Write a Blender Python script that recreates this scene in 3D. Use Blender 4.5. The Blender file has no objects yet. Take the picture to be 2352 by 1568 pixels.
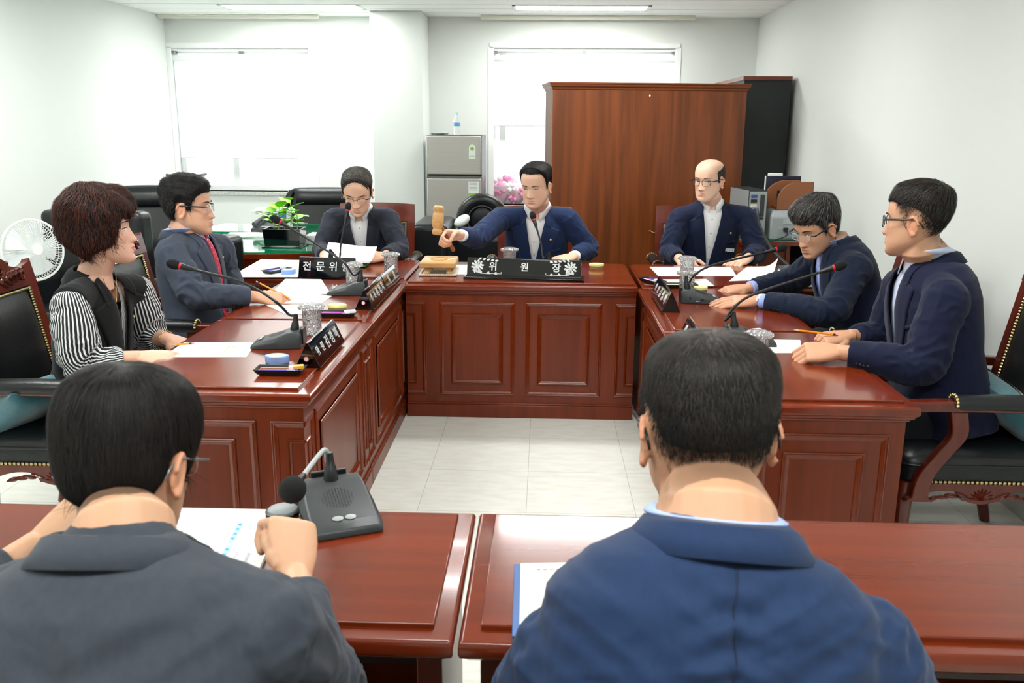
import bpy, bmesh, math, random
from mathutils import Vector as V, Matrix, noise
R = math.radians
random.seed(7)
sc = bpy.context.scene
col = sc.collection
# ------------------------------------------------------------------ camera
FPX, PITCH, YAW, ROLL, CAMH = 2050.8, 0.23916, 0.03448, 0.00683, 1.554
_cy, _sy, _cp, _sp = math.cos(YAW), math.sin(YAW), math.cos(PITCH), math.sin(PITCH)
FW = V((-_sy*_cp, _cy*_cp, -_sp)); R0 = V((_cy, _sy, 0)); U0 = R0.cross(FW)
RT = R0*math.cos(ROLL)+U0*math.sin(ROLL); UP = U0*math.cos(ROLL)-R0*math.sin(ROLL)
cam = bpy.data.cameras.new('camera'); camo = bpy.data.objects.new('camera', cam); col.objects.link(camo)
camo.matrix_world = Matrix(((RT.x, UP.x, -FW.x, 0), (RT.y, UP.y, -FW.y, 0), (RT.z, UP.z, -FW.z, CAMH), (0, 0, 0, 1)))
cam.sensor_fit = 'HORIZONTAL'; cam.sensor_width = 36; cam.lens = FPX*36/2352
cam.clip_start = .05
cam.dof.use_dof = True; cam.dof.focus_distance = 4.2; cam.dof.aperture_fstop = 9
sc.camera = camo
def at(px, py, Y):          # world point on the vertical plane y=Y seen at a photo pixel
    d = FW+RT*((px-1176)/FPX)-UP*((py-784)/FPX)
    return V((0, 0, CAMH))+d*(Y/d.y)
def on(px, py, z=.741):     # world point on the horizontal plane z
    d = FW+RT*((px-1176)/FPX)-UP*((py-784)/FPX)
    return V((0, 0, CAMH))+d*((z-CAMH)/d.z)
# ------------------------------------------------------------------ light
sc.view_settings.view_transform = 'Standard'; sc.view_settings.look = 'None'
sc.view_settings.exposure = 1.2; sc.view_settings.gamma = 1; sc.view_settings.use_curve_mapping = False
w = bpy.data.worlds.new('daylight'); sc.world = w; w.use_nodes = True
w.node_tree.nodes['Background'].inputs[0].default_value = (.93, .98, 1, 1)
w.node_tree.nodes['Background'].inputs[1].default_value = 1.1
LAMP = 19.0                # strength of the fluorescent ceiling panels
# ------------------------------------------------------------------ materials
def lin(h):
    h = h.lstrip('#'); o = []
    for i in (0, 2, 4):
        c = int(h[i:i+2], 16)/255; o.append(c/12.92 if c <= .04045 else ((c+.055)/1.055)**2.4)
    return (*o, 1)
MT = {}
def mat(name, c='#808080', rough=.5, metal=0, var=0, vs=(8, 8, 8), bump=0, bs=200, coat=0, emit=None, es=1, trans=0, ior=1.45, alpha=1, attr=None, sheen=0, spec=None, sub=0):
    if name in MT: return MT[name]
    m = bpy.data.materials.new(name); MT[name] = m; m.use_nodes = True
    nt = m.node_tree; b = nt.nodes['Principled BSDF']
    cc = lin(c) if isinstance(c, str) else c
    b.inputs['Base Color'].default_value = cc; b.inputs['Roughness'].default_value = rough; b.inputs['Metallic'].default_value = metal
    b.inputs['IOR'].default_value = ior
    if coat: b.inputs['Coat Weight'].default_value = coat; b.inputs['Coat Roughness'].default_value = .08
    if trans: b.inputs['Transmission Weight'].default_value = trans
    if alpha < 1: b.inputs['Alpha'].default_value = alpha
    if sheen: b.inputs['Sheen Weight'].default_value = sheen
    if spec is not None: b.inputs['Specular IOR Level'].default_value = spec
    if sub: b.inputs['Subsurface Weight'].default_value = sub; b.inputs['Subsurface Radius'].default_value = (.008, .004, .002); b.inputs['Subsurface Scale'].default_value = 1
    if emit: b.inputs['Emission Color'].default_value = lin(emit); b.inputs['Emission Strength'].default_value = es
    N = nt.nodes.new; L = nt.links.new
    tc = N('ShaderNodeTexCoord')
    if attr:
        a = N('ShaderNodeAttribute'); a.attribute_name = attr; L(a.outputs['Color'], b.inputs['Base Color'])
    if var:
        mp = N('ShaderNodeMapping'); mp.inputs['Scale'].default_value = vs; L(tc.outputs['Object'], mp.inputs[0])
        n = N('ShaderNodeTexNoise'); n.inputs['Scale'].default_value = 1; n.inputs['Detail'].default_value = 3; n.inputs['Distortion'].default_value = .5; L(mp.outputs[0], n.inputs['Vector'])
        r = N('ShaderNodeValToRGB'); r.color_ramp.elements[0].position = .3; r.color_ramp.elements[1].position = .7
        r.color_ramp.elements[0].color = (*[x*(1-var) for x in cc[:3]], 1); r.color_ramp.elements[1].color = (*[min(1, x*(1+var)) for x in cc[:3]], 1)
        L(n.outputs[0], r.inputs[0]); L(r.outputs[0], b.inputs['Base Color'])
    if bump:
        n2 = N('ShaderNodeTexNoise'); n2.inputs['Scale'].default_value = bs; n2.inputs['Detail'].default_value = 3; L(tc.outputs['Object'], n2.inputs['Vector'])
        bp = N('ShaderNodeBump'); bp.inputs['Strength'].default_value = bump; bp.inputs['Distance'].default_value = .004; L(n2.outputs[0], bp.inputs['Height']); L(bp.outputs[0], b.inputs['Normal'])
    return m
def wood(name, c, axis, var=.38, rough=.22, coat=.25, sc_=1):
    s = [26*sc_]*3; s[axis] = 1.6*sc_
    return mat(name, c, rough, var=var, vs=tuple(s), coat=coat)
WT = wood('mahogany_top', '#6e2508', 0, .2, .2, .3, .6)
WF = wood('mahogany_front', '#672507', 2, .2, .34, .06)
WM = wood('mahogany_moulding', '#6c2708', 0, .12, .25, .3)
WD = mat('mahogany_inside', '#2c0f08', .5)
WC = wood('chair_wood', '#5c1f10', 2, .2, .25, .3)
WCAB = wood('cabinet_wood', '#6b3512', 2, .34, .38, 0, .7)
WCABT = wood('cabinet_cornice', '#6e3614', 0, .2, .35, 0)
LEA = mat('black_leather', '#101315', .36, bump=.25, bs=90)
LEA2 = mat('charcoal_leather', '#15191b', .34, bump=.2, bs=60)
BRS = mat('brass', '#c9b682', .28, 1)
WALL = mat('wall_paint', '#e0e4e0', .7, bump=.05, bs=300)
CEIL = mat('ceiling_board', '#fafcfa', .8, bump=.3, bs=120)
WHT = mat('white_frame', '#f2f4f3', .4)
BLK = mat('black_plastic', '#17191a', .38)
BLKG = mat('black_lacquer', '#06080b', .06, coat=.6)
GRY = mat('dark_grey_plastic', '#34383a', .42, bump=.06, bs=500)
GRY2 = mat('light_grey_plastic', '#a9b0b0', .4)
PAP = mat('paper', '#f3f5f4', .6)
INK = mat('ink', '#7a8088', .8)
PEARL = mat('mother_of_pearl', '#e4ecec', .25, var=.25, vs=(60, 60, 60))
RED = mat('red_plastic', '#c8202c', .35)
CRY = mat('cut_crystal', '#fbfdff', .03, trans=.93, ior=1.5)
def cut_glass(m):
    nt = m.node_tree; N = nt.nodes.new; L = nt.links.new; tc = N('ShaderNodeTexCoord'); v = N('ShaderNodeTexVoronoi'); v.inputs['Scale'].default_value = 95; v.feature = 'F1'; v.distance = 'CHEBYCHEV'
    L(tc.outputs['Object'], v.inputs['Vector']); b = N('ShaderNodeBump'); b.inputs['Strength'].default_value = 1; b.inputs['Distance'].default_value = .006; L(v.outputs['Distance'], b.inputs['Height']); L(b.outputs[0], nt.nodes['Principled BSDF'].inputs['Normal'])
cut_glass(CRY)
# ------------------------------------------------------------------ builders
class MB:
    def __init__(s): s.v = []; s.f = []; s.mi = []; s.M = Matrix.Identity(4); s.k = 0
    def add(s, vs, fs):
        o = len(s.v); s.v += [s.M @ V(p) for p in vs]; s.f += [tuple(i+o for i in f) for f in fs]; s.mi += [s.k]*len(fs); return s
    def box(s, a, b):
        (x0, y0, z0), (x1, y1, z1) = a, b
        return s.add([(x0, y0, z0), (x1, y0, z0), (x1, y1, z0), (x0, y1, z0), (x0, y0, z1), (x1, y0, z1), (x1, y1, z1), (x0, y1, z1)],
                     [(0, 3, 2, 1), (4, 5, 6, 7), (0, 1, 5, 4), (1, 2, 6, 5), (2, 3, 7, 6), (3, 0, 4, 7)])
    def loft(s, rings, caps=True, closed=False):
        n = len(rings[0]); vs = [p for r in rings for p in r]; fs = []; m = len(rings)
        for j in range(m if closed else m-1):
            k = (j+1) % m
            for i in range(n): fs.append((j*n+i, j*n+(i+1) % n, k*n+(i+1) % n, k*n+i))
        if caps and not closed: fs += [tuple(range(n))[::-1], tuple(range((m-1)*n, m*n))]
        return s.add(vs, fs)
    def sheet(s, rows):
        n = len(rows[0]); vs = [p for r in rows for p in r]
        return s.add(vs, [(j*n+i, j*n+i+1, (j+1)*n+i+1, (j+1)*n+i) for j in range(len(rows)-1) for i in range(n-1)])
    def tube(s, pts, rad, n=10, closed=False, flat=1, ref=None):
        pts = [V(p) for p in pts]; m = len(pts)
        if not isinstance(rad, (list, tuple)): rad = [rad]*m
        rings = []; up = None
        for j, p in enumerate(pts):
            a = pts[(j-1) % m] if (j or closed) else p; b = pts[(j+1) % m] if (j < m-1 or closed) else p
            t = (b-a).normalized()
            if up is None:
                up = V(ref) if ref is not None else (V((0, 0, 1)) if abs(t.z) < .9 else V((1, 0, 0)))
            up = (up-t*up.dot(t))
            up = up.normalized() if up.length > 1e-6 else t.orthogonal().normalized()
            sd = t.cross(up); r = rad[j]
            rings.append([p+(up*math.sin(q)*flat+sd*math.cos(q))*r for q in (2*math.pi*i/n for i in range(n))])
        return s.loft(rings, not closed, closed)
    def cyl(s, a, b, r, n=16, r2=None): return s.tube([a, b], [r, r if r2 is None else r2], n)
    def lathe(s, prof, c=(0, 0, 0), n=24, axis=(0, 0, 1)):
        z = V(axis).normalized(); x = z.orthogonal().normalized(); y = z.cross(x); c = V(c)
        return s.loft([[c+z*h+(x*math.cos(q)+y*math.sin(q))*max(r, 1e-4) for q in (2*math.pi*i/n for i in range(n))] for r, h in prof], True)
    def ell(s, c, r, rot=None, n=14, m=10):
        rt = rot if rot is not None else Matrix.Identity(3); c = V(c)
        rings = []
        for j in range(m+1):
            t = -math.pi/2+math.pi*j/m; k = max(math.cos(t), .02)
            rings.append([c+rt @ V((r[0]*k*math.cos(q), r[1]*k*math.sin(q), r[2]*math.sin(t))) for q in (2*math.pi*i/n for i in range(n))])
        return s.loft(rings)
    def prism(s, poly, z0, z1):
        n = len(poly); return s.loft([[(x, y, z0) for x, y in poly], [(x, y, z1) for x, y in poly]])
    def build(s, name, mats, parent=None, smooth=None, bevel=0, seg=2, loc=None, sub=0):
        me = bpy.data.meshes.new(name); me.from_pydata([tuple(p) for p in s.v], [], s.f)
        for m in (mats if isinstance(mats, (list, tuple)) else [mats]): me.materials.append(m)
        if max(s.mi, default=0): me.polygons.foreach_set('material_index', s.mi)
        bm = bmesh.new(); bm.from_mesh(me); bmesh.ops.recalc_face_normals(bm, faces=bm.faces); bm.to_mesh(me); bm.free()
        return link(name, me, parent, smooth, bevel, seg, loc, sub)
def link(name, me, parent=None, smooth=None, bevel=0, seg=2, loc=None, sub=0):
    o = bpy.data.objects.new(name, me); col.objects.link(o)
    if parent: o.parent = parent
    if loc is not None: o.location = loc
    if bevel:
        b = o.modifiers.new('bevel', 'BEVEL'); b.width = bevel; b.segments = seg; b.limit_method = 'ANGLE'; b.angle_limit = R(35)
    if sub: 
        q = o.modifiers.new('sub', 'SUBSURF'); q.levels = sub; q.render_levels = sub
    if smooth is None: smooth = 35
    if smooth: me.shade_auto_smooth(R(smooth)) if hasattr(me, 'shade_auto_smooth') else smooth_by_angle(me, smooth)
    return o
def smooth_by_angle(me, deg):
    bm = bmesh.new(); bm.from_mesh(me)
    for f in bm.faces: f.smooth = True
    for e in bm.edges:
        e.smooth = not (len(e.link_faces) == 2 and e.calc_face_angle(0) > R(deg))
    bm.to_mesh(me); bm.free()
def tag(o, label=None, cat=None, group=None, kind=None):
    for k, v in (('label', label), ('category', cat), ('group', group), ('kind', kind)):
        if v: o[k] = v
    return o
def thing(name, label, cat, loc=(0, 0, 0), rz=0, group=None):
    o = bpy.data.objects.new(name, None); o.empty_display_size = .05; col.objects.link(o)
    o.location = loc; o.rotation_euler = (0, 0, R(rz)); return tag(o, label, cat, group)
def dup(root, loc, rz, label, group=None):
    r = root.copy(); col.objects.link(r); r.location = loc; r.rotation_euler = (0, 0, R(rz)); r['label'] = label
    if group: r['group'] = group
    for ch in list(root.children):
        c = ch.copy(); col.objects.link(c); c.parent = r
        for g in list(ch.children):
            d = g.copy(); col.objects.link(d); d.parent = c
    return r
def struct(o): o['kind'] = 'structure'; return o
def text(s, size, m, parent, M4, name='lettering', ext=.0006, align='CENTER', bold=0):
    cu = bpy.data.curves.new(name, 'FONT'); cu.body = s; cu.size = size; cu.extrude = ext; cu.offset = bold; cu.align_x = align; cu.align_y = 'CENTER'
    t = bpy.data.objects.new(name, cu); col.objects.link(t)
    dg = bpy.context.evaluated_depsgraph_get(); me = bpy.data.meshes.new_from_object(t.evaluated_get(dg))
    bpy.data.objects.remove(t); me.transform(M4); me.materials.clear(); me.materials.append(m)
    o = bpy.data.objects.new(name, me); col.objects.link(o)
    if parent: o.parent = parent
    return o
def axes(o, x, y, z=None):
    x = V(x).normalized(); y = V(y); y = (y-x*y.dot(x)).normalized(); z = x.cross(y)
    return Matrix(((x.x, y.x, z.x, o[0]), (x.y, y.y, z.y, o[1]), (x.z, y.z, z.z, o[2]), (0, 0, 0, 1)))
def arc(pts, n=8):                      # smooth curve through points (Catmull-Rom)
    P = [V(p) for p in pts]; P = [P[0]*2-P[1]]+P+[P[-1]*2-P[-2]]; o = []
    for i in range(1, len(P)-2):
        for k in range(n):
            t = k/n; a, b, c, d = P[i-1:i+3]
            o.append(.5*((2*b)+(c-a)*t+(2*a-5*b+4*c-d)*t*t+(3*b-a-3*c+d)*t**3))
    return o+[P[-2]]
# ------------------------------------------------------------------ the room
XL, XR, YB, YF, HC = -3.62, 1.965, 8.8, -2.6, 2.52
def floor_mat():
    m = mat('vinyl_tile', '#d9dad2', .32); nt = m.node_tree; N = nt.nodes.new; L = nt.links.new; b = nt.nodes['Principled BSDF']
    tc = N('ShaderNodeTexCoord'); mp = N('ShaderNodeMapping'); mp.inputs['Location'].default_value = (.5045, -4.304+4.5, 0); L(tc.outputs['Object'], mp.inputs[0])
    br = N('ShaderNodeTexBrick'); br.offset = 0; br.squash = 1; br.inputs['Scale'].default_value = 1; br.inputs['Brick Width'].default_value = .45; br.inputs['Row Height'].default_value = .45
    br.inputs['Mortar Size'].default_value = .0012; br.inputs['Mortar Smooth'].default_value = 0; L(mp.outputs[0], br.inputs['Vector'])
    n = N('ShaderNodeTexNoise'); n.inputs['Scale'].default_value = 9; n.inputs['Detail'].default_value = 7; mp2 = N('ShaderNodeMapping'); mp2.inputs['Scale'].default_value = (1, 3, 1); L(tc.outputs['Object'], mp2.inputs[0]); L(mp2.outputs[0], n.inputs['Vector'])
    r = N('ShaderNodeValToRGB'); r.color_ramp.elements[0].position = .35; r.color_ramp.elements[0].color = lin('#d6d6cc'); r.color_ramp.elements[1].position = .6; r.color_ramp.elements[1].color = lin('#dedfd8'); L(n.outputs[0], r.inputs[0])
    L(r.outputs[0], br.inputs['Color1']); L(r.outputs[0], br.inputs['Color2']); br.inputs['Mortar'].default_value = lin('#a9a9a0'); L(br.outputs['Color'], b.inputs['Base Color'])
    return m
struct(MB().box((XL-.2, YF-.2, -.1), (XR+.2, YB+.3, 0)).build('floor', floor_mat()))
mb = MB().box((XL-.2, YF-.2, HC), (XR+.2, YB+.3, HC+.1)); struct(mb.build('ceiling', CEIL))
for i, y in enumerate([YB-.30-.3*k for k in range(8)]):
    struct(MB().box((XL, y-.002, HC-.0012), (XR, y+.002, HC+.01)).build('trim_%d' % (10+i), mat('ceiling_joint', '#c9cdca', .8)))
struct(MB().box((XL-.2, YF-.2, 0), (XL, YB+.3, HC)).build('wall_left', WALL))
struct(MB().box((XR, YF-.2, 0), (XR+.2, YB+.3, HC)).build('wall_right', WALL))
struct(MB().box((XL, YF-.2, 0), (XR, YF, HC)).build('wall_front', WALL))
def win(px0, px1, pt, pb):
    a = at(px0, pt, YB); b = at(px1, pt, YB); c = at(px1, pb, YB); return a.x, b.x, c.z, a.z
WL = (XL+.0, at(719, 110, YB).x, at(732, 441, YB).z, at(600, 108, YB).z)
WR = (at(1124, 110, YB).x, at(1563, 112, YB).x, at(1130, 470, YB).z, at(1340, 108, YB).z)
mb = MB(); D = .28
for x0, x1, z0, z1 in ((WL[1], WR[0], 0, HC), (WR[1], XR, 0, HC), (XL, WL[1], 0, WL[2]), (WR[0], WR[1], 0, WR[2]), (XL, WL[1], WL[3], HC), (WR[0], WR[1], WR[3], HC)):
    mb.box((x0, YB, z0), (x1, YB+D, z1))
struct(mb.build('wall_back', WALL))
pA, pB = at(843, 23, 8.25), at(965, 23, 8.25)
struct(MB().box((pA.x, pA.y+.1, 0), (pB.x, YB, HC)).build('wall_pillar', WALL, bevel=.006))
for i, (a, b) in enumerate((((360, 30), (732, 34)), ((1104, 36), (1596, 40)))):
    A = at(*a, YB-.12); B = at(*b, YB-.12); A.x = max(A.x, XL)
    struct(MB().box((A.x, YB-.16, HC-.035), (B.x, YB-.115, HC)).box((A.x, YB-.175, HC-.012), (B.x, YB-.1, HC)).build('trim_%d' % (i+1), mat('cornice_cream', '#e9e8dc', .5), bevel=.006))
BLIND = mat('roller_blind_fabric', '#fbfcfb', .9); nt = BLIND.node_tree; tr = nt.nodes.new('ShaderNodeBsdfTranslucent'); tr.inputs[0].default_value = (.95, .97, .96, 1)
ms = nt.nodes.new('ShaderNodeMixShader'); ms.inputs[0].default_value = .6; nt.links.new(nt.nodes['Principled BSDF'].outputs[0], ms.inputs[1]); nt.links.new(tr.outputs[0], ms.inputs[2]); nt.links.new(ms.outputs[0], nt.nodes['Material Output'].inputs[0])
def pane_mat():
    m = mat('window_glass', '#ffffff', .02); nt = m.node_tree; t = nt.nodes.new('ShaderNodeBsdfTransparent'); g = nt.nodes.new('ShaderNodeBsdfGlossy'); g.inputs['Roughness'].default_value = .02
    x = nt.nodes.new('ShaderNodeMixShader'); x.inputs[0].default_value = .06; nt.links.new(t.outputs[0], x.inputs[1]); nt.links.new(g.outputs[0], x.inputs[2]); nt.links.new(x.outputs[0], nt.nodes['Material Output'].inputs[0]); return m
PANE = pane_mat()
def window(n, W, blind_z, mulls, label):
    x0, x1, z0, z1 = W; yg = YB+.2
    wo = bpy.data.objects.new('window_%d' % n, None); col.objects.link(wo); wo['kind'] = 'structure'
    f = MB(); t = .05
    f.box((x0, yg-.05, z0), (x1, yg+.05, z0+t)); f.box((x0, yg-.05, z1-t), (x1, yg+.05, z1)); f.box((x0, yg-.05, z0), (x0+t, yg+.05, z1)); f.box((x1-t, yg-.05, z0), (x1, yg+.05, z1))
    for mx in mulls: f.box((mx-.03, yg-.04, z0), (mx+.03, yg+.04, z1))
    f.build('window_frame', WHT, wo, bevel=.004)
    MB().box((x0, yg-.004, z0), (x1, yg+.004, z1)).build('window_pane', PANE, wo)
    MB().box((x0-.03 if n == 2 else x0, YB-.03, z0-.035), (x1+.03, yg-.05, z0)).build('window_sill', mat('granite', '#b9bdb8', .4, var=.5, vs=(160, 160, 160)), wo, bevel=.004)
    tr_ = MB()
    for a in (x0, x1-.035): tr_.box((max(a-.01, XL), YB-.008, z0), (a+.045, YB+.01, z1))
    tr_.box((x0, YB-.008, z1-.01), (x1, YB+.01, z1+.035)); tr_.build('window_casing', WHT, wo, bevel=.003)
    b = thing('roller_blind', label, 'blind', (0, YB+.06, 0))
    m1 = MB(); m1.box((x0+.04, -.002, blind_z), (x1-.04, .002, z1-.12)); m1.build('blind_fabric', BLIND, b)
    MB().cyl((x0+.04, 0, blind_z), (x1-.04, 0, blind_z), .009).build('bottom_bar', WHT, b)
    MB().cyl((x0+.04, 0, z1-.1), (x1-.04, 0, z1-.1), .03).build('roller_tube', BLIND, b)
    k = MB()
    for q in (.03, .5, .97): k.box((x0+(x1-x0)*q-.02, -.03, z1-.06), (x0+(x1-x0)*q+.02, .02, z1-.035))
    k.build('bracket', mat('steel_bracket', '#8f9694', .4, .6), b)
    MB().box((x0+.02, -.04, z1-.035), (x1-.02, .03, z1-.01)).build('head_rail', WHT, b)
    return wo
window(1, WL, at(600, 362, YB+.06).z, [at(547, 400, YB+.2).x], 'white roller blind covering most of the left window beside the potted plant')
window(2, WR, at(1130, 288, YB+.06).z, [WR[0]+.12], 'white roller blind in the window behind the refrigerator and wooden partition')
# ceiling lights: recessed fluorescent panels in rows along the room
DIFF = mat('light_diffuser', '#ffffff', .5, emit='#fdfffc', es=LAMP)
def clight(x0, x1, y0, y1, label):
    o = thing('ceiling_light', label, 'ceiling light', ((x0+x1)/2, (y0+y1)/2, HC), 0, 'recessed fluorescent ceiling panels')
    a, b = (x1-x0)/2, (y1-y0)/2; f = MB()
    f.box((-a, -b, -.006), (a, -b+.03, .004)); f.box((-a, b-.03, -.006), (a, b, .004)); f.box((-a, -b, -.006), (-a+.03, b, .004)); f.box((a-.03, -b, -.006), (a, b, .004))
    f.build('frame', WHT, o, bevel=.002); MB().box((-a+.03, -b+.03, -.003), (a-.03, b-.03, .002)).build('diffuser', DIFF, o); return o
lL, lR, lL2, lR2 = on(497, 10, HC), on(822, 10, HC), on(1176, 12, HC), on(1497, 14, HC)
ly = lL.y
clight(lL.x, lR.x, ly, ly+.33, 'white rectangular fluorescent ceiling panel, the left one, near the left window')
clight(lL2.x, lR2.x, ly, ly+.33, 'white rectangular fluorescent ceiling panel, the right one, above the wooden partition')
for k in range(1, 4):
    for a, b in ((lL.x, lR.x), (lL2.x, lR2.x)):
        clight(a, b, ly-2.6*k, ly-2.6*k+.33, 'white rectangular fluorescent ceiling panel in a row nearer the camera, out of view')
# ------------------------------------------------------------------ desks
def rect_frame(mb, u0, u1, v0, v1, M4, wd=.022, ht=.0075, sides='LRTB'):
    """mitred moulding round a rectangle; M4 maps (u, v, out)"""
    prof = [(0, 0), (0, .55), (.16, .85), (.3, .6), (.5, 1), (.68, .75), (.8, .45), (1, .3), (1, 0)]
    s = mb.M; mb.M = s @ M4
    P = {'B': ((u0, v0), (u1, v0), (0, 1), (1, 1), (-1, 1)), 'T': ((u0, v1), (u1, v1), (0, -1), (1, -1), (-1, -1)), 'L': ((u0, v0), (u0, v1), (1, 0), (1, 1), (1, -1)), 'R': ((u1, v0), (u1, v1), (-1, 0), (-1, 1), (-1, -1))}
    nb = {'B': 'LR', 'T': 'LR', 'L': 'BT', 'R': 'BT'}
    for k in sides:
        a, b, inn, ma, mb_ = P[k]
        da = ma if nb[k][0] in sides else inn; db = mb_ if nb[k][1] in sides else inn
        mb.loft([[(a[0]+da[0]*w_*wd, a[1]+da[1]*w_*wd, h*ht) for w_, h in prof], [(b[0]+db[0]*w_*wd, b[1]+db[1]*w_*wd, h*ht) for w_, h in prof]])
    mb.M = s
def desk(label, loc, rz, W, D, panels, ends=(1, 1), pil=(1, 1), group='mahogany conference desks', H=.741, name='conference_desk'):
    t = thing(name, label, 'desk', loc, rz, group); h = W/2
    # tabletop rim with an ogee underneath, raised inlay
    m = MB(); e = .022; x0, x1 = -h, h
    def ring(g, z): return [(x0+g if ends[0] else x0, -e+g, z), (x1-g if ends[1] else x1, -e+g, z), (x1-g if ends[1] else x1, D-g, z), (x0+g if ends[0] else x0, D-g, z)]
    m.loft([ring(.024, H-.062), ring(.02, H-.054), ring(.012, H-.050), ring(.010, H-.042), ring(.002, H-.036), ring(0, H-.030), ring(0, H-.014), ring(.006, H-.009)])
    m.build('tabletop', WT, t, bevel=.002)
    gx0 = .045 if ends[0] else .012; gx1 = .045 if ends[1] else .012
    MB().box((x0+gx0, .028, H-.011), (x1-gx1, D-.035, H)).build('desk_inlay', WT, t, bevel=.0025)
    # body
    a, b = (x0+.03 if ends[0] else x0+.004), (x1-.03 if ends[1] else x1-.004)
    MB().box((a, .012, .0), (b, .034, H-.055)).build('front_panel', WF, t)
    MB().box((a-.004, .0, .0), (b+.004, .02, .072)).box((a-.002, .004, .072), (b+.002, .02, .082)).build('plinth', WF, t, bevel=.003)
    zt, zb = H-.105, .125
    F = Matrix(((1, 0, 0, 0), (0, 0, -1, .012), (0, 1, 0, 0), (0, 0, 0, 1)))
    for u0, u1 in panels:
        m = MB(); rect_frame(m, u0, u1, zb, zt, F); m.build('panel_moulding', WM, t, smooth=50)
        m = MB(); rect_frame(m, u0+.062, u1-.062, zb+.062, zt-.062, F); rect_frame(m, u0+.062, u1-.062, zb+.062, zt-.062, F, .018, .009); m.build('panel_moulding', WM, t, smooth=50)
    for k, sd in ((0, 'L'), (1, 'R')):
        if pil[k]:
            xx = a if k == 0 else b; q = (xx, xx+.105) if k == 0 else (xx-.105, xx)
            s = 'TBR' if k == 0 else 'TBL'
            m = MB(); rect_frame(m, q[0], q[1], zb, zt, F, sides=s); q2 = (q[0], q[0]+.05) if k == 0 else (q[1]-.05, q[1])
            rect_frame(m, q2[0], q2[1], zb+.062, zt-.062, F, .012, .008, sides=s); m.build('pilaster_moulding', WM, t, smooth=50)
    for k in (0, 1):
        s = -1 if k == 0 else 1; xx = a if k == 0 else b
        MB().box((min(xx, xx-s*.022), .034, 0), (max(xx, xx-s*.022), D-.03, H-.055)).build('side_panel', WF, t)
        if ends[k]:
            G = Matrix(((0, 0, s, xx), (s*-1, 0, 0, 0), (0, 1, 0, 0), (0, 0, 0, 1))) if s < 0 else Matrix(((0, 0, 1, xx), (1, 0, 0, 0), (0, 1, 0, 0), (0, 0, 0, 1)))
            m = MB(); f = 1
            rect_frame(m, .012, .118, zb, zt, G, sides='TBR'); rect_frame(m, .012, .065, zb+.062, zt-.062, G, .012, .008, sides='TBR'); m.build('pilaster_moulding', WM, t, smooth=50)
            m = MB(); rect_frame(m, .165, D-.075, zb, zt, G); rect_frame(m, .235, D-.145, zb+.062, zt-.062, G); m.build('panel_moulding', WM, t, smooth=50)
            MB().box((min(xx, xx+s*.01), .012, 0), (max(xx, xx+s*.01), D-.03, .075)).build('plinth', WF, t, bevel=.003)
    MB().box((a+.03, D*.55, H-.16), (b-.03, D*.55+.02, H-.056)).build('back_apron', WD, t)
    return t
TOP = .741
XI, XJ = -.715, .492          # inner edges of the two wings
desk('mahogany conference desk of the chairman, facing the camera, with two framed panels', ((XI+XJ)/2-.005, 4.615, 0), 0, XJ-XI+.015, .76, [(-.43, -.03), (.03, .43)], (0, 0), (1, 1))
desk('mahogany conference desk at the back left under the white papers', (XI-.02-.47, 4.735, 0), 0, .93, .68, [(-.3, .3)], (1, 0), (1, 1))
desk('mahogany conference desk at the back right in front of the bald man', (XJ+.02+.52, 4.60, 0), 0, 1.03, .76, [(-.33, .33)], (0, 1), (1, 1))
desk('mahogany conference desk in the left wing, nearer one, at which the woman sits', (XI-.022, 3.145, 0), 90, 1.035, .65, [(-.36, .36)], (1, 0), (1, 1))
desk('mahogany conference desk in the left wing, farther one, of the man in the red tie', (XI-.022, 4.19, 0), 90, 1.04, .65, [(-.36, .36)], (0, 1), (1, 1))
desk('mahogany conference desk in the right wing, farther one, of the grey-haired man', (XJ+.022, 4.075, 0), -90, 1.0, .615, [(-.34, .34)], (1, 0), (1, 1))
desk('mahogany conference desk in the right wing, nearer one, beside the blue-suited man', (XJ+.022, 3.085, 0), -90, .97, .63, [(-.34, .34)], (0, 1), (1, 1))
def ftable(label, x0, x1, y0, y1):
    t = thing('front_table', label, 'table', ((x0+x1)/2, y1, 0), 180, 'mahogany tables across the front'); h = (x1-x0)/2; D = y1-y0; H = TOP
    m = MB()
    def ring(g, z): return [(-h+g, g, z), (h-g, g, z), (h-g, D-g, z), (-h+g, D-g, z)]
    m.loft([ring(.016, H-.05), ring(.010, H-.044), ring(.002, H-.038), ring(0, H-.032), ring(0, H-.018), ring(.004, H-.012), ring(.008, H-.010)]); m.build('tabletop', WT, t, bevel=.002)
    MB().box((-h+.035, .03, H-.012), (h-.035, D-.042, H)).build('desk_inlay', WT, t, bevel=.0025)
    MB().box((-h+.05, .03, .06), (h-.05, .05, H-.05)).build('modesty_panel', WF, t)
    for s in (-1, 1):
        MB().box((min(s*(h-.03), s*(h-.075)), .02, 0), (max(s*(h-.03), s*(h-.075)), D-.1, H-.05)).build('side_panel', WF, t, bevel=.003)
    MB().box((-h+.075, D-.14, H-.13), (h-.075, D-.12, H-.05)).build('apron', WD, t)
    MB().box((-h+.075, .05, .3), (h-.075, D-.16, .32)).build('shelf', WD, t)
fs = on(1098, 1170); fn = on(1060, 1474)
ftable('mahogany front table on the left carrying the grey microphone base', -1.36, -.138, 1.292, 1.80)
ftable('mahogany front table on the right carrying the open blue folder', -.130, 1.09, 1.292, 1.80)
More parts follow.
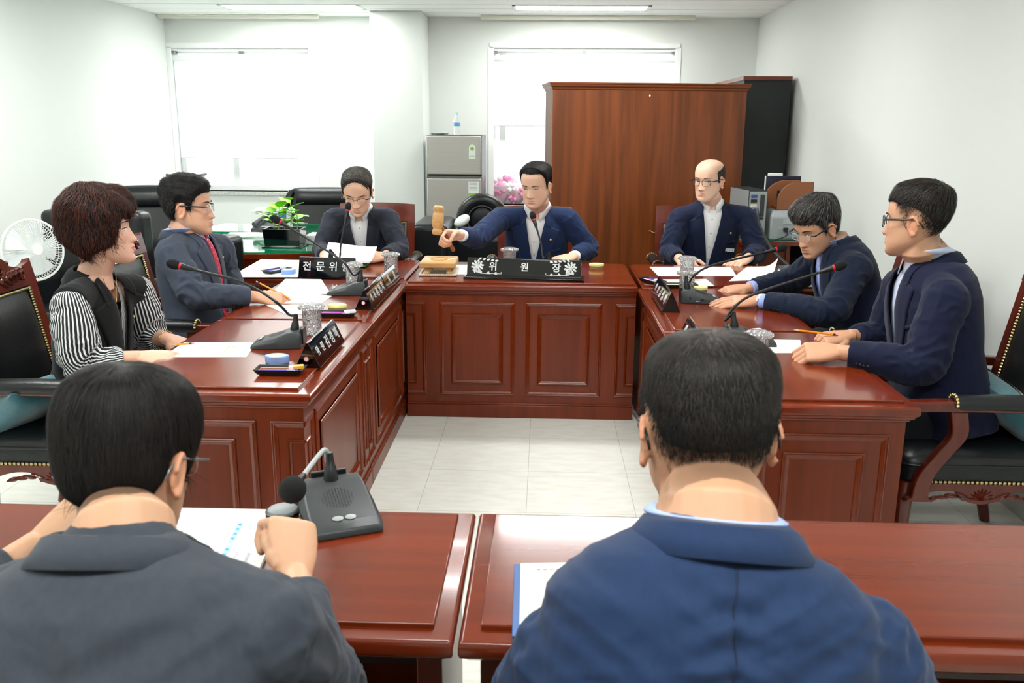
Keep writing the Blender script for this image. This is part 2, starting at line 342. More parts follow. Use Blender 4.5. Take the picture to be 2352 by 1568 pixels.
# ------------------------------------------------------------------ carved armchairs
def studs(mb, a, b, n, r=.0065):
    a, b = V(a), V(b)
    for i in range(n):
        p = a.lerp(b, i/(n-1)); mb.ell(p, (r, r, r), n=6, m=4)
def leaf(mb, c, d, ln, wd, up, h=.012):
    """carved leaf: low relief lying on the plane whose normal is up"""
    c, d, up = V(c), V(d).normalized(), V(up); s = up.cross(d)
    rows = []
    for i in range(9):
        t = i/8; w_ = wd*math.sin(math.pi*min(1, t*.92+.06))**.8*(1+.16*math.sin(t*25)); p = c+d*ln*t
        rows.append([p-s*w_, p-s*w_*.5+up*h*.8, p+up*h*.35, p+s*w_*.5+up*h*.8, p+s*w_])
    mb.sheet(rows)
def scroll(mb, c, r, up, x, turns=1.4, th=.006, sgn=1):
    c, up, x = V(c), V(up), V(x); y = up.cross(x)*sgn; pts = []
    for i in range(22):
        q = i/21*turns*2*math.pi; rr = r*(1-.8*i/21); pts.append(c+(x*math.cos(q)+y*math.sin(q))*rr+up*.004)
    mb.tube(pts, [th*(1-.4*i/21) for i in range(22)], 7)
def armchair(label, loc, rz, carved=True, top=1.10, group='carved wooden armchairs with black leather', W=.60, dep=.56):
    t = thing('armchair', label, 'chair', loc, rz, group); h = W/2; lean = R(11)
    # local: +y is the way the sitter faces; seat from y=-dep/2 to dep/2
    yb, yf = -dep/2, dep/2
    s = MB()
    def rr(g, z): 
        o = []
        for cx, cy, a0 in ((h-.07, yf-.07, 0), (-h+.07, yf-.07, 90), (-h+.07, yb+.07, 180), (h-.07, yb+.07, 270)):
            for k in range(6): q = R(a0+18*k); o.append((cx+math.cos(q)*(.07-g), cy+math.sin(q)*(.07-g), z))
        return o
    s.loft([rr(.012, .37), rr(.004, .385), rr(.0, .40), rr(.002, .455), rr(.015, .475), rr(.05, .492), rr(.068, .496)]); s.build('seat', LEA, t, smooth=60)
    MB().loft([rr(-.004, .445), rr(-.006, .449), rr(-.004, .453)]).build('seat_piping', LEA, t)
    for A, B, q in (((h+.004, yb+.06, .393), (h+.004, yf-.06, .393), 30), ((-h-.004, yb+.06, .393), (-h-.004, yf-.06, .393), 30), ((-h+.06, yf+.004, .393), (h-.06, yf+.004, .393), 32)):
        n = MB(); studs(n, A, B, q); n.build('nail_trim', BRS, t)
    # scalloped apron with a carved shell in the middle of each rail
    def rail(A, B, out):
        A, B, out = V(A), V(B), V(out); L = (B-A).length; m = MB(); N = 40; top_, bot = [], []
        for i in range(N+1):
            u = i/N; p = A.lerp(B, u); c = abs(u-.5)*2
            z = .325+.035*math.sin(min(1, (1-c)*1.0)*math.pi*.98)*(c > .25)+(-.012 if c < .22 else 0)*math.cos(c/.22*math.pi/2)
            if c > .9: z -= (c-.9)*.25
            top_.append(V((p.x, p.y, .385))); bot.append(V((p.x, p.y, z)))
        for off in (1,):
            m.loft([[a+out*.012, b+out*.012, b-out*.012, a-out*.012] for a, b in zip(top_, bot)])
        c = (A+B)/2; ax = (B-A).normalized()
        if carved:
            for k in range(-4, 5): 
                q = R(90+k*20); d = ax*math.cos(q)+V((0, 0, math.sin(q)))
                leaf(m, V((c.x, c.y, .328))+out*.0105, d, .043, .006, out, .006)
            for g in (-1, 1):
                for j in range(4): leaf(m, V((c.x, c.y, .338))+ax*g*(.045+.03*j)+out*.0105, ax*g*.9+V((0, 0, .35-.2*j)), .05, .009, out, .006)
        return m
    for A, B, o_ in (((-h+.03, yf-.012, 0), (h-.03, yf-.012, 0), (0, 1, 0)), ((h-.012, yb+.03, 0), (h-.012, yf-.03, 0), (1, 0, 0)), ((-h+.012, yf-.03, 0), (-h+.012, yb+.03, 0), (-1, 0, 0))):
        rail(A, B, o_).build('seat_rail', WC, t, smooth=50)
    for k in (-1, 1):
        m = MB(); m.tube([(k*(h-.03), yf-.03, .385), (k*(h-.025), yf-.025, .30), (k*(h-.035), yf-.035, .18), (k*(h-.04), yf-.04, .06), (k*(h-.028), yf-.02, .0)], [.032, .034, .026, .019, .024], 12); m.build('leg', WC, t)
        m = MB(); m.tube([(k*(h-.03), yb+.025, .385), (k*(h-.035), yb+.01, .2), (k*(h-.035), yb-.04, .0)], [.028, .024, .02], 12); m.build('leg', WC, t)
        # arm support, S-curved
        m = MB(); q = arc([(k*(h+.012), yf-.13, .335), (k*(h+.012), yf-.075, .40), (k*(h+.012), yf-.10, .50), (k*(h+.02), yf-.02, .58), (k*(h+.02), yf+.02, .655)], 6)
        q = arc([(k*(h+.014), yf-.06, .33), (k*(h+.014), yf-.075, .42), (k*(h+.016), yf-.125, .50), (k*(h+.02), yf-.165, .57), (k*(h+.02), yf-.155, .65)], 6)
        m.loft([[p+V((sx*.017, sy*(.028 if i else .05), 0)) for sx, sy in ((-1, -1), (1, -1), (1, 1), (-1, 1))] for i, p in enumerate(q)]); m.build('arm_support', WC, t, bevel=.004)
        m = MB(); xa = k*(h+.02)
        pts = [(xa, yb-.045, .655), (xa, -.1, .668), (xa, yf-.09, .668), (xa, yf+.0, .664), (xa, yf+.035, .655)]
        m.loft([[V(p)+V((sx*(.024 if i else .02), 0, sz*(.018 if i < 4 else .012))) for sx, sz in ((-1, -1), (1, -1), (1, 1), (-1, 1))] for i, p in enumerate(pts)]); m.build('armrest', WC, t, bevel=.007, seg=3)
        m = MB(); m.tube([(xa, yf-.135, .675), (xa, yf-.16, .677), (xa, -.02, .679), (xa, yb+.09, .675), (xa, yb+.07, .673)], [.026, .033, .034, .033, .026], 16, flat=.82); m.build('arm_pad', LEA, t)
        for yy in (yf-.138, yb+.072):
            m = MB()
            for j in range(9): q_ = math.pi*(j/8); m.ell((xa+.033*math.cos(q_), yy, .676+.028*math.sin(q_)), (.006,)*3, n=6, m=4)
            m.build('nail_trim', BRS, t)
    # back: frame, crest, cushion in a leaning plane
    Rt = Matrix.Rotation(lean, 4, 'X'); B = Matrix.Translation((0, yb+.02, .46)) @ Rt     # u=x, v=z along back, -y behind
    H = (top-.46)/math.cos(lean); fw = .052
    for k in (-1, 1):
        m = MB(); m.M = B; m.loft([[(k*(h-.01)-k*.0, -.018, -.1), (k*(h-.01-fw), -.018, -.1), (k*(h-.01-fw), .018, -.1), (k*(h-.01), .018, -.1)], [(k*(h-.01), -.018, H-.13), (k*(h-.01-fw), -.018, H-.13), (k*(h-.01-fw), .018, H-.13), (k*(h-.01), .018, H-.13)], [(k*(h-.012), -.016, H-.04), (k*(h-.01-fw), -.016, H-.10), (k*(h-.01-fw), .016, H-.10), (k*(h-.012), .016, H-.04)]]); m.build('back_post', WC, t, bevel=.006)
    m = MB(); m.M = B; N = 40; cr = []
    for i in range(N+1):
        u = -1+2*i/N; x = u*(h-.012); a = abs(u)
        if carved: zt = H-.045-.028*math.sin(min(1, max(0, (a-.45)/.55))*math.pi)*.6+(.05*math.cos(min(1, a/.5)*math.pi/2)**.6 if a < .5 else 0)+(.006 if a > .97 else 0)
        else: zt = H-.012-.01*a*a
        cr.append([(x, -.016, zt), (x, -.019, H-.14), (x, .019, H-.14), (x, .016, zt)])
    m.loft(cr)
    if carved:
        up = V((0, 1, 0)); c0 = H-.085
        for s_ in (1,):
            for k in range(-3, 4):
                q = R(90+k*24); leaf(m, (0, .017, c0-.012), (math.cos(q), 0, math.sin(q)), .055, .012, up, .012)
            for k in range(-2, 3):
                q = R(-90+k*28); leaf(m, (0, .017, c0-.0), (math.cos(q), 0, math.sin(q)), .038, .010, up, .010)
            for g in (-1, 1):
                scroll(m, (g*.075, .016, c0+.022), .026, up, (g, 0, 0), sgn=g); scroll(m, (g*.205, .016, c0-.008), .02, up, (-g, 0, 0), sgn=-g)
                for j in range(5):
                    leaf(m, (g*(.055+.03*j), .016, c0-.02+.006*j), (g, 0, .75-.12*j), .055, .012, up, .011); leaf(m, (g*(.06+.03*j), .016, c0-.022+.004*j), (g, 0, -.55+.1*j), .045, .010, up, .009)
                m.tube([(g*x_, -.0, H-.04+dz) for x_, dz in ((.16, -.0), (.12, .012), (.09, .025), (.05, .034), (.0, .04))], .009, 8)
    m.build('crest_rail', WC, t, smooth=40)
    m = MB(); m.M = B; m.box((-h+.04, -.017, .02), (h-.04, .017, .075)); m.build('back_rail', WC, t, bevel=.005)
    cw = h-.01-fw; m = MB(); m.M = B; rows = []
    for j in range(13):
        v_ = .075+(H-.14-.075)*j/12; row = []
        for i in range(13):
            u = -1+2*i/12; b_ = (1-abs(u)**4)*(1-abs(j/6-1)**4); row.append((u*cw, .008+.032*b_, v_))
        rows.append(row)
    m.sheet(rows); m.box((-cw, -.012, .075), (cw, .006, H-.14)); m.build('back_cushion', LEA, t, smooth=60)
    for A, C, q in (((-cw+.008, .016, H-.15), (cw-.008, .016, H-.15), 34), ((cw-.008, .016, .085), (cw-.008, .016, H-.155), 36), ((-cw+.008, .016, .085), (-cw+.008, .016, H-.155), 36)):
        m = MB(); m.M = B; studs(m, A, C, q); m.build('nail_trim', BRS, t)
    return t
armchair('carved armchair with black leather behind the woman in the striped blouse', (-1.685, 3.16, 0), -90, top=1.06)
armchair('carved armchair with black leather behind the man in the red tie', (-1.665, 4.12, 0), -90, top=1.05)
armchair('carved armchair with black leather at the right wall carrying a teal cushion', (1.49, 3.16, 0), 90, top=1.12)
armchair('wooden armchair of the grey-haired man, only a post showing beside the blue-suited man', (1.40, 4.14, 0), 90, False, .98)
armchair('plain-topped wooden armchair behind the man with the gavel', (-.06, 5.70, 0), 180, False, 1.03, 'plain wooden armchairs at the back row', .52)
armchair('plain-topped wooden armchair behind the man reading papers', (-1.15, 5.82, 0), 180, False, 1.03, 'plain wooden armchairs at the back row', .54)
armchair('plain-topped wooden armchair behind the bald man', (1.04, 5.88, 0), 180, False, 1.03, 'plain wooden armchairs at the back row', .56)
# ------------------------------------------------------------------ partition cabinet and bookcase
c0, c1 = at(1267, 188, 6.45), at(1722, 196, 6.62)
yaw = math.degrees(math.atan2(c1.y-c0.y, c1.x-c0.x)); Lc = (c1.xy-c0.xy).length
t = thing('cabinet', 'tall wooden cabinet with its plain brown back to the table, hiding the window', 'cabinet', (c0.x, c0.y, 0), yaw); hc = c0.z
MB().box((.012, .012, .04), (Lc-.012, .42, hc-.04)).build('body', WCAB, t, bevel=.002)
MB().box((.03, .03, 0), (Lc-.03, .40, .04)).build('plinth', WCABT, t)
m = MB(); P = [(.012, hc-.05), (.006, hc-.045), (.004, hc-.035), (-.006, hc-.026), (-.008, hc-.014), (-.014, hc-.010), (-.014, hc)]
m.loft([[(g, g, z), (Lc-g, g, z), (Lc-g, .44-g, z), (g, .44-g, z)] for g, z in P]); m.build('cornice', WCABT, t, smooth=30)
MB().ell((.70, .012, hc-.085), (.006, .004, .008)).build('chipped_spot', PAP, t)
MB().tube([(.73+x*.1, .009, .80+z*.1) for x, z in ((0, 0), (.15, .03), (.22, -.04), (.35, -.09), (.5, -.11), (.52, -.09))], .0022, 6).build('peeling_strip', mat('bare_wood', '#d2b48c', .7), t)
b0, b1 = at(1711, 175, 7.35), at(1819, 177, 7.35)
t = thing('bookcase', 'tall black bookcase with a red-brown top edge standing behind the partition', 'bookcase', (b0.x, 7.35, 0)); Lb = b1.x-b0.x; hb = b0.z
MB().box((0, 0, 0), (Lb, 1.2, hb-.03)).build('side_panel', mat('bookcase_black', '#1d2123', .55), t)
MB().box((-.012, -.012, hb-.03), (Lb+.004, 1.21, hb)).build('top_board', WM, t, bevel=.003)
for z in (.45, .85, 1.25): MB().box((-.008, .1, z-.2), (0, 1.1, z+.18)).build('door', WM, t, bevel=.003)
# ------------------------------------------------------------------ refrigerator
STEEL = mat('brushed_steel', '#b9b8b2', .40, .55, var=.05, vs=(3, 3, 400))
f0, f1 = at(979, 310, 7.9), at(1105, 310, 7.9); fw_, fh = f1.x-f0.x, f0.z; sp = at(979, 403, 7.9).z
t = thing('refrigerator', 'small silver two-door refrigerator standing beside the pillar', 'refrigerator', (f0.x, 7.9, 0))
MB().box((-.004, .05, .03), (fw_+.004, .56, fh)).build('body', mat('fridge_side', '#2f3233', .4), t, bevel=.006)
MB().box((0, 0, sp+.012), (fw_, .045, fh-.006)).build('freezer_door', STEEL, t, bevel=.008)
MB().box((0, 0, .06), (fw_, .045, sp-.022)).build('lower_door', STEEL, t, bevel=.008)
MB().box((0, .006, sp-.022), (fw_, .045, sp-.002)).build('handle_recess', mat('fridge_trim', '#6f716f', .35, .6), t)
MB().box((.01, .02, .0), (fw_-.01, .5, .06)).build('kick_plate', BLK, t)
LAB = mat('label_white', '#eef4f0', .5); GRN = mat('label_green', '#8fd052', .5)
s = MB(); a, b = at(1077, 365, 7.9), at(1092, 332, 7.9); x0, x1, z0, z1 = a.x-f0.x, b.x-f0.x, a.z, b.z
s.M = Matrix.Translation((0, -.0008, 0)); s.prism([(x0, z0), (x1, z0), (x1, z1-.03)]+[((x0+x1)/2+(x1-x0)/2*math.cos(q), z1-.03+.03*math.sin(q)) for q in [math.pi*k/8 for k in range(1, 8)]]+[(x0, z1-.03)], 0, .0006)
s.v = [V((p.x, -p.z-.0, p.y+.0008)) for p in s.v]; s.build('energy_label', LAB, t)
MB().box((x0+.006, -.0022, z0+.022), (x1-.006, -.0008, z0+.03)).build('energy_label_band', GRN, t)
MB().lathe([(.0, 0), (.017, 0), (.017, .0012), (0, .0012)], ((x0+x1)/2, -.001, z1-.035), 16, (0, -1, 0)).build('energy_label_dial', GRN, t)
a, b = at(1076, 448, 7.9), at(1100, 417, 7.9); x0, x1, z0, z1 = a.x-f0.x, b.x-f0.x, a.z, b.z
MB().box((x0, -.0014, z0), (x1, -.0002, z1)).build('spec_label', LAB, t); MB().box((x0, -.002, z0), (x1, -.001, z0+.018)).build('spec_label_band', GRN, t)
m = MB()
for k in range(6): m.box((x0+.008, -.0024, z1-.014-.012*k), (x1-.02+.006*(k % 2), -.0014, z1-.0115-.012*k))
m.build('spec_label_lines', INK, t)
wb = at(1050, 308, 8.05); t = thing('water_bottle', 'clear plastic water bottle with blue cap on the refrigerator', 'bottle', (wb.x, 8.05, fh))
PET = mat('pet_plastic', '#ffffff', .05, trans=1, ior=1.2)
MB().lathe([(0, 0), (.028, 0), (.03, .006), (.027, .02), (.03, .035), (.027, .05), (.03, .065), (.0285, .11), (.03, .125), (.024, .145), (.012, .165), (.012, .175), (0, .175)]).build('bottle_body', PET, t, smooth=60)
MB().lathe([(0, .172), (.0135, .172), (.0135, .19), (0, .19)]).build('cap', mat('cap_blue', '#9bd3e6', .4), t)
MB().lathe([(.0296, .082), (.0298, .082), (.0298, .107), (.0296, .107)]).build('label_sleeve', mat('sleeve_blue', '#5f9ddb', .4), t)
MB().lathe([(.03, .076), (.0302, .076), (.0302, .082), (.03, .082)]).build('label_stripe', mat('sleeve_green', '#3aa06a', .4), t)
pt = at(1010, 307, 8.1); t = MB().lathe([(0, 0), (.06, 0), (.085, .012), (.083, .015), (.05, .006), (0, .006)]).build('saucer', CRY, None, loc=(pt.x, 8.1, fh)); tag(t, 'flat clear glass saucer on the refrigerator left of the bottle', 'saucer')
# ------------------------------------------------------------------ executive leather chairs in the background
def execchair(label, loc, rz, top=1.12, W=.66, tilt=10, back_round=False):
    t = thing('executive_chair', label, 'chair', loc, rz, 'black leather executive chairs in the background'); h = W/2
    m = MB(); m.tube([(0, -.26, .47), (0, -.22, .48), (0, .22, .48), (0, .27, .46)], [h*.7, h*.82, h*.82, h*.72], 16, flat=.28); m.build('seat', LEA2, t)
    B = Matrix.Translation((0, -.24, .5)) @ Matrix.Rotation(R(tilt), 4, 'X'); H = top-.5
    m = MB(); m.M = B; m.loft([[(u*wd, dy, z) for u, dy in ((-1, -.05), (-.5, -.07), (.5, -.07), (1, -.05), (1, .03), (.55, .045), (-.55, .045), (-1, .03))] for z, wd in ((0, h*.8), (H*.3, h*.92), (H*.7, h*.96), (H*.93, h*.85), (H*.99, h*.7))]); m.build('backrest', LEA2, t, sub=2, smooth=60)
    m = MB(); m.M = B; m.loft([[(u, dy*k+.06, z0) for dy, z0 in ((-.07*k, H*.66), (.02*k, H*.655), (.045, H*.72), (.05, H*.82), (.03, H*.93), (-.03, H*1.0), (-.08, H*.9), (-.08, H*.75))] for u, k in ((-h*.66, .75), (-h*.6, 1), (h*.6, 1), (h*.66, .75))]); m.build('headrest', LEA2, t, sub=2, smooth=60)
    for g in (-1, 1):
        m = MB(); m.M = B; m.tube([(g*h*.86, .02, .05), (g*h*.93, .045, H*.35), (g*h*.9, .04, H*.7), (g*h*.75, .03, H*.9)], [.05, .06, .06, .04], 10, flat=.7); m.build('side_bolster', LEA2, t)
        m = MB(); m.tube([(g*h*.98, -.24, .68), (g*h*1.02, .0, .70), (g*h*1.0, .2, .69), (g*h*.98, .25, .66)], [.035, .05, .052, .04], 12, flat=.7); m.build('arm_pad', LEA2, t)
        m = MB(); m.tube([(g*h*.95, .16, .66), (g*h*.98, .18, .55), (g*h*.8, .1, .43)], [.03, .028, .03], 8); m.tube([(g*h*.95, -.2, .66), (g*h*.95, -.2, .5), (g*h*.8, -.15, .43)], .03, 8); m.build('arm_frame', BLK, t)
    MB().cyl((0, 0, .1), (0, 0, .42), .03).build('gas_column', BLK, t)
    for k in range(5):
        q = 2*math.pi*k/5; m = MB(); m.tube([(0, 0, .12), (.3*math.cos(q), .3*math.sin(q), .07)], [.03, .018], 8); m.ell((.31*math.cos(q), .31*math.sin(q), .03), (.03, .03, .03)); m.build('leg', BLK, t)
    return t
execchair('black leather executive chair with high headrest behind the potted plant', (-1.95, 7.8, 0), 190, 1.0, .72, 10)
execchair('black leather executive chair with wide headrest behind the man in the red tie', (-3.12, 6.9, 0), 200, 1.07, .66, 12)
def sofa(label, loc, rz, W, D, H, sh=.42, aw=.14, ah=.6):
    t = thing('leather_armchair', label, 'armchair', loc, rz, 'low black leather armchairs'); h = W/2
    MB().box((-h+aw, -D/2+.16, .1), (h-aw, D/2, sh)).build('seat', LEA2, t, bevel=.04, seg=4)
    MB().box((-h+.01, -D/2, .1), (h-.01, -D/2+.17, H)).build('backrest', LEA2, t, bevel=.045, seg=4)
    for g in (-1, 1): MB().box((min(g*h, g*(h-aw)), -D/2+.02, .06), (max(g*h, g*(h-aw)), D/2, ah)).build('armrest', LEA2, t, bevel=.05, seg=4)
    for g in (-1, 1):
        for k in (-1, 1): MB().cyl((g*(h-.06), k*(D/2-.06), 0), (g*(h-.06), k*(D/2-.06), .1), .02).build('foot', BLK, t)
    return t
sofa('low black leather armchair between the man in the red tie and the green-topped desk', (-2.16, 5.28, 0), 75, .56, .5, .88, .42, .12, .66)
sofa('black leather armchair with tall flat back behind the white fan', (-2.95, 5.5, 0), 172, .74, .66, .99)
sofa('black leather armchair with boxy arm behind the gavel', (-.45, 6.64, 0), 180, 1.0, .66, .72, .42, .27, .86)
# round-backed chair with a stitched ring, behind the raised sleeve of the chairman
rc = at(1108, 505, 7.4); t = thing('swivel_chair', 'black leather chair with round padded back showing above the blue sleeve', 'chair', (rc.x, 7.4, 0))
m = MB(); pts = [(.165*math.cos(q), 0, rc.z-.0+.165*math.sin(q)) for q in [2*math.pi*k/28 for k in range(28)]]; m.tube(pts, .055, 12, True); m.build('padded_ring', LEA2, t)
MB().ell((0, .02, rc.z), (.14, .035, .14)).build('back_pad', LEA, t)
pts = [(.118*math.cos(q), -.035, rc.z+.118*math.sin(q)) for q in [2*math.pi*k/28 for k in range(28)]]; MB().tube(pts, .006, 8, True).build('piping', GRY, t)
MB().ell((0, -.2, .46), (.27, .27, .05)).build('seat', LEA2, t); MB().tube([(0, .06, rc.z-.05), (0, .08, .6), (0, -.05, .42)], .03, 8).build('back_stem', BLK, t); MB().cyl((0, -.2, .03), (0, -.2, .43), .03).build('gas_column', BLK, t)
MB().lathe([(0, 0), (.26, 0), (.24, .03), (.03, .05), (0, .05)], (0, -.2, 0)).build('base', BLK, t)
cp = at(1058, 520, 6.72); t = MB().ell((0, 0, 0), (.085, .05, .05), Matrix.Rotation(R(-35), 3, 'Y') @ Matrix.Scale(.8, 3)).build('cushion', mat('white_green_cloth', '#e8efe9', .8, var=.1, vs=(14, 14, 14)), None, loc=(cp.x+.01, cp.y, .84)); tag(t, 'small white and pale green cushion behind the wrist holding the gavel', 'cushion')
# ------------------------------------------------------------------ green-topped office desk on the left
GG = mat('green_felt_under_glass', '#0c8a5c', .03, coat=1, spec=.7); GLE = mat('glass_edge', '#7fd0ac', .05)
t = thing('office_desk', 'curved-front dark wooden desk with a green glass-covered top, back left', 'desk', (-2.05, 6.1, 0))
def bow(x0, x1, yf, yb, sag, z, g=0):
    o = [(x0+g+(x1-x0-2*g)*k/16, yf+g+sag*(abs(k/8-1)**2), z) for k in range(17)]; return o+[(x1-g, yb-g, z), (x0+g, yb-g, z)]
ox = (-.45, .60); m = MB(); m.loft([bow(*ox, -.42, .42, .12, .0, .05), bow(*ox, -.42, .42, .12, .66, .05)]); m.build('body', WF, t)
m = MB(); m.loft([bow(*ox, -.42, .42, .12, .62, .04), bow(*ox, -.42, .42, .12, .63, .03), bow(*ox, -.42, .42, .12, .68, .02), bow(*ox, -.42, .42, .12, .69, .0), bow(*ox, -.42, .42, .12, .72, .0)]); m.build('tabletop', WT, t)
m = MB(); m.loft([bow(*ox, -.42, .42, .12, .7205, .02), bow(*ox, -.42, .42, .12, .732, .02)]); m.build('green_desk_glass', GG, t)
m = MB(); m.tube([(x+.0, y-.012, .645) for x, y, _ in bow(*ox, -.42, .42, .12, 0, .05)[:17]], .012, 8); m.build('edge_moulding', WM, t)
t2 = thing('side_desk', 'lower return desk with green glass top behind the telephone', 'desk', (-2.20, 7.0, 0))
MB().box((-.42, -.25, .0), (.5, .3, .70)).build('body', WF, t2); MB().box((-.45, -.28, .70), (.53, .33, .73)).build('tabletop', WT, t2, bevel=.005); MB().box((-.44, -.27, .7305), (.52, .32, .741)).build('green_desk_glass', GG, t2)
TZ = .733
# planter
p = at(655, 553, 6.0); t = thing('planter', 'glossy black rectangular planter with a leafy green plant on the green desk', 'planter', (p.x, 6.0, TZ))
m = MB(); m.loft([[(-a, -b, z), (a, -b, z), (a, b, z), (-a, b, z)] for a, b, z in ((.135, .095, 0), (.135, .095, .008), (.118, .08, .012), (.128, .088, .125), (.120, .08, .125), (.116, .078, .11))]); m.build('pot', BLKG, t, bevel=.002)
MB().box((-.116, -.078, .1), (.116, .078, .11)).build('soil', mat('soil', '#3a2d22', .95), t)
LF = mat('leaf_green', '#86d022', .38, var=.35, vs=(12, 12, 12)); lf = MB(); st = MB(); rnd = random.Random(3)
for sx in (-.075, -.045, .0, .04, .085):
    hgt = rnd.uniform(.10, .20); top_ = V((sx+rnd.uniform(-.02, .02), rnd.uniform(-.03, .03), .11+hgt)); b_ = V((sx, 0, .1)); st.tube([b_, b_.lerp(top_, .5)+V((.008, 0, 0)), top_], [.0035, .003, .002], 6)
    n_ = 8
    for k in range(n_):
        q = b_.lerp(top_, .25+.75*k/(n_-1)); an = k*2.4+rnd.random(); d = V((math.cos(an), math.sin(an)*.8, rnd.uniform(.1, .7))).normalized(); L = rnd.uniform(.065, .10)
        s_ = d.cross(V((0, 0, 1))).normalized(); nn = s_.cross(d); st.tube([q, q+d*.02], .0012, 5); q = q+d*.018; rows = []
        for j in range(7): 
            u = j/6; wd = L*.40*math.sin(math.pi*(u*.88+.1))**.7; c_ = q+d*L*u-V((0, 0, 1))*.012*u*u; rows.append([c_-s_*wd, c_-s_*wd*.5-nn*.003, c_-nn*.005, c_+s_*wd*.5-nn*.003, c_+s_*wd])
        lf.sheet(rows)
lf.build('foliage', LF, t, smooth=60); st.build('stems', mat('stem_green', '#8bb04a', .5), t)
# telephone, box, papers, paper stack
p = at(612, 528, 6.75); t = thing('telephone', 'dark grey desk telephone with raised handset behind the planter', 'telephone', (p.x+.02, 6.72, TZ+.008), -20)
m = MB(); m.loft([[(-.09, -.09, 0), (.09, -.09, 0), (.09, .1, 0), (-.09, .1, 0)], [(-.09, -.09, .03), (.09, -.09, .03), (.09, .1, .10), (-.09, .1, .10)]]); m.build('phone_base', GRY, t, bevel=.006)
MB().tube([(-.06, -.08, .06), (-.062, -.02, .085), (-.06, .06, .11), (-.06, .1, .125)], [.022, .016, .016, .024], 10).build('handset', GRY, t); MB().box((-.02, -.06, .045), (.08, .08, .05)).build('keypad', GRY2, t)
p = at(632, 505, 6.95); t = thing('tissue_box', 'white and blue carton behind the telephone and plant', 'box', (p.x-.03, 6.97, .742))
MB().box((-.14, -.07, 0), (.14, .07, .14)).build('carton', mat('carton_white', '#e6e7e2', .6), t, bevel=.003); MB().box((-.03, -.0712, .06), (.135, -.0702, .125)).build('blue_print', mat('carton_blue', '#3f62c8', .5), t); MB().box((.03, -.0722, .07), (.06, -.0712, .12)).build('green_print', mat('carton_green', '#3fa35a', .5), t)
t = MB().box((-.12, -.08, 0), (.14, .08, .018)).build('document_pile', PAP, None, loc=(p.x-.02, 6.97, .883)); t.rotation_euler.z = .1; tag(t, 'white papers lying on the white and blue carton', 'papers')
def pile(label, loc, rz, w_, d_, n, group=None, jit=6, name='paper_stack', mats=PAP, th=.002):
    m = MB(); rnd = random.Random(int(loc[0]*1000))
    for k in range(n):
        m.M = Matrix.Translation((rnd.uniform(-.006, .006), rnd.uniform(-.006, .006), k*th)) @ Matrix.Rotation(R(rnd.uniform(-jit, jit)), 4, 'Z'); m.box((-w_/2, -d_/2, 0), (w_/2, d_/2, th*.85))
    o = m.build(name, mats, None, loc=loc); o.rotation_euler.z = R(rz); return tag(o, label, 'papers', group)
p = on(575, 541, TZ); pile('untidy pile of white papers on the green desk left of the planter', (p.x, p.y-.02, TZ), 12, .30, .21, 8)
p = at(738, 548, 6.25); t = thing('paper_block', 'thick stack of bound white papers on the green desk right of the planter', 'papers', (p.x-.0, 6.2, TZ)); MB().box((-.07, -.1, 0), (.1, .1, .045)).build('lower_bundle', mat('card_grey', '#d8dbd6', .6), t, bevel=.002); MB().box((-.075, -.1, .046), (.095, .1, .062)).build('upper_sheets', PAP, t)
# ------------------------------------------------------------------ air cooler at the window, fan
p = at(428, 395, 7.7); t = thing('air_cooler', 'white air cooler with dark top rim in front of the left window', 'air cooler', (p.x, 7.7, 0))
m = MB(); m.loft([[(a*math.copysign(abs(math.cos(q))**.5, math.cos(q)), b*math.copysign(abs(math.sin(q))**.5, math.sin(q)), z) for q in [2*math.pi*k/24 for k in range(24)]] for a, b, z in ((.15, .14, 0), (.155, .145, .06), (.15, .14, p.z-.1), (.145, .135, p.z-.03), (.13, .12, p.z-.005))]); m.build('body', WHT, t, smooth=50)
m = MB(); m.tube([(.145*math.copysign(abs(math.cos(q))**.5, math.cos(q)), .135*math.copysign(abs(math.sin(q))**.5, math.sin(q)), p.z-.02) for q in [2*math.pi*k/32 for k in range(32)]], .009, 8, True); m.build('top_rim', GRY, t)
fc = at(76, 574, 4.85); t = thing('electric_fan', 'white pedestal fan with wire cage behind the carved chair', 'fan', (fc.x, 4.85, 0)); FWH = mat('fan_white', '#eef1ee', .35)
ax = V((.80, -.55, .12)).normalized(); Q = axes((0, 0, fc.z), V((0, 0, 1)).cross(ax), V((0, 0, 1)).cross(ax).cross(ax)*-1) @ Matrix.Scale(.82, 4)
g = MB(); g.M = Q                       # local z points along the fan axis, negative z is behind
q0 = g.M.to_3x3() @ V((0, 0, 1)); sg = 1 if q0.dot(ax) > 0 else -1
def ring(r, z, th=.0022, n=40): g.tube([(r*math.cos(a), r*math.sin(a), z*sg) for a in [2*math.pi*k/n for k in range(n)]], th, 6, True)
ring(.205, 0, .008, 48); ring(.198, -.05); ring(.15, -.085); ring(.10, -.10); ring(.06, -.105, .004)
for k in range(64):
    a = 2*math.pi*k/64; c_, s_ = math.cos(a), math.sin(a)
    g.tube([(c_*r, s_*r, z*sg) for r, z in ((.05, -.105), (.12, -.098), (.17, -.075), (.2, -.04), (.205, 0))], .0016, 4)
    g.tube([(c_*r, s_*r, z*sg) for r, z in ((.03, .06), (.11, .055), (.17, .04), (.205, 0))], .0014, 4)
g.lathe([(0, .055*sg), (.035, .055*sg), (.035, .065*sg), (0, .065*sg)]); g.build('cage', FWH, t)
m = MB(); m.M = Q; m.lathe([(0, -.09*sg), (.075, -.09*sg), (.072, -.13*sg), (.06, -.20*sg), (.05, -.225*sg), (.0, -.23*sg)]); m.build('motor_housing', FWH, t, smooth=50)
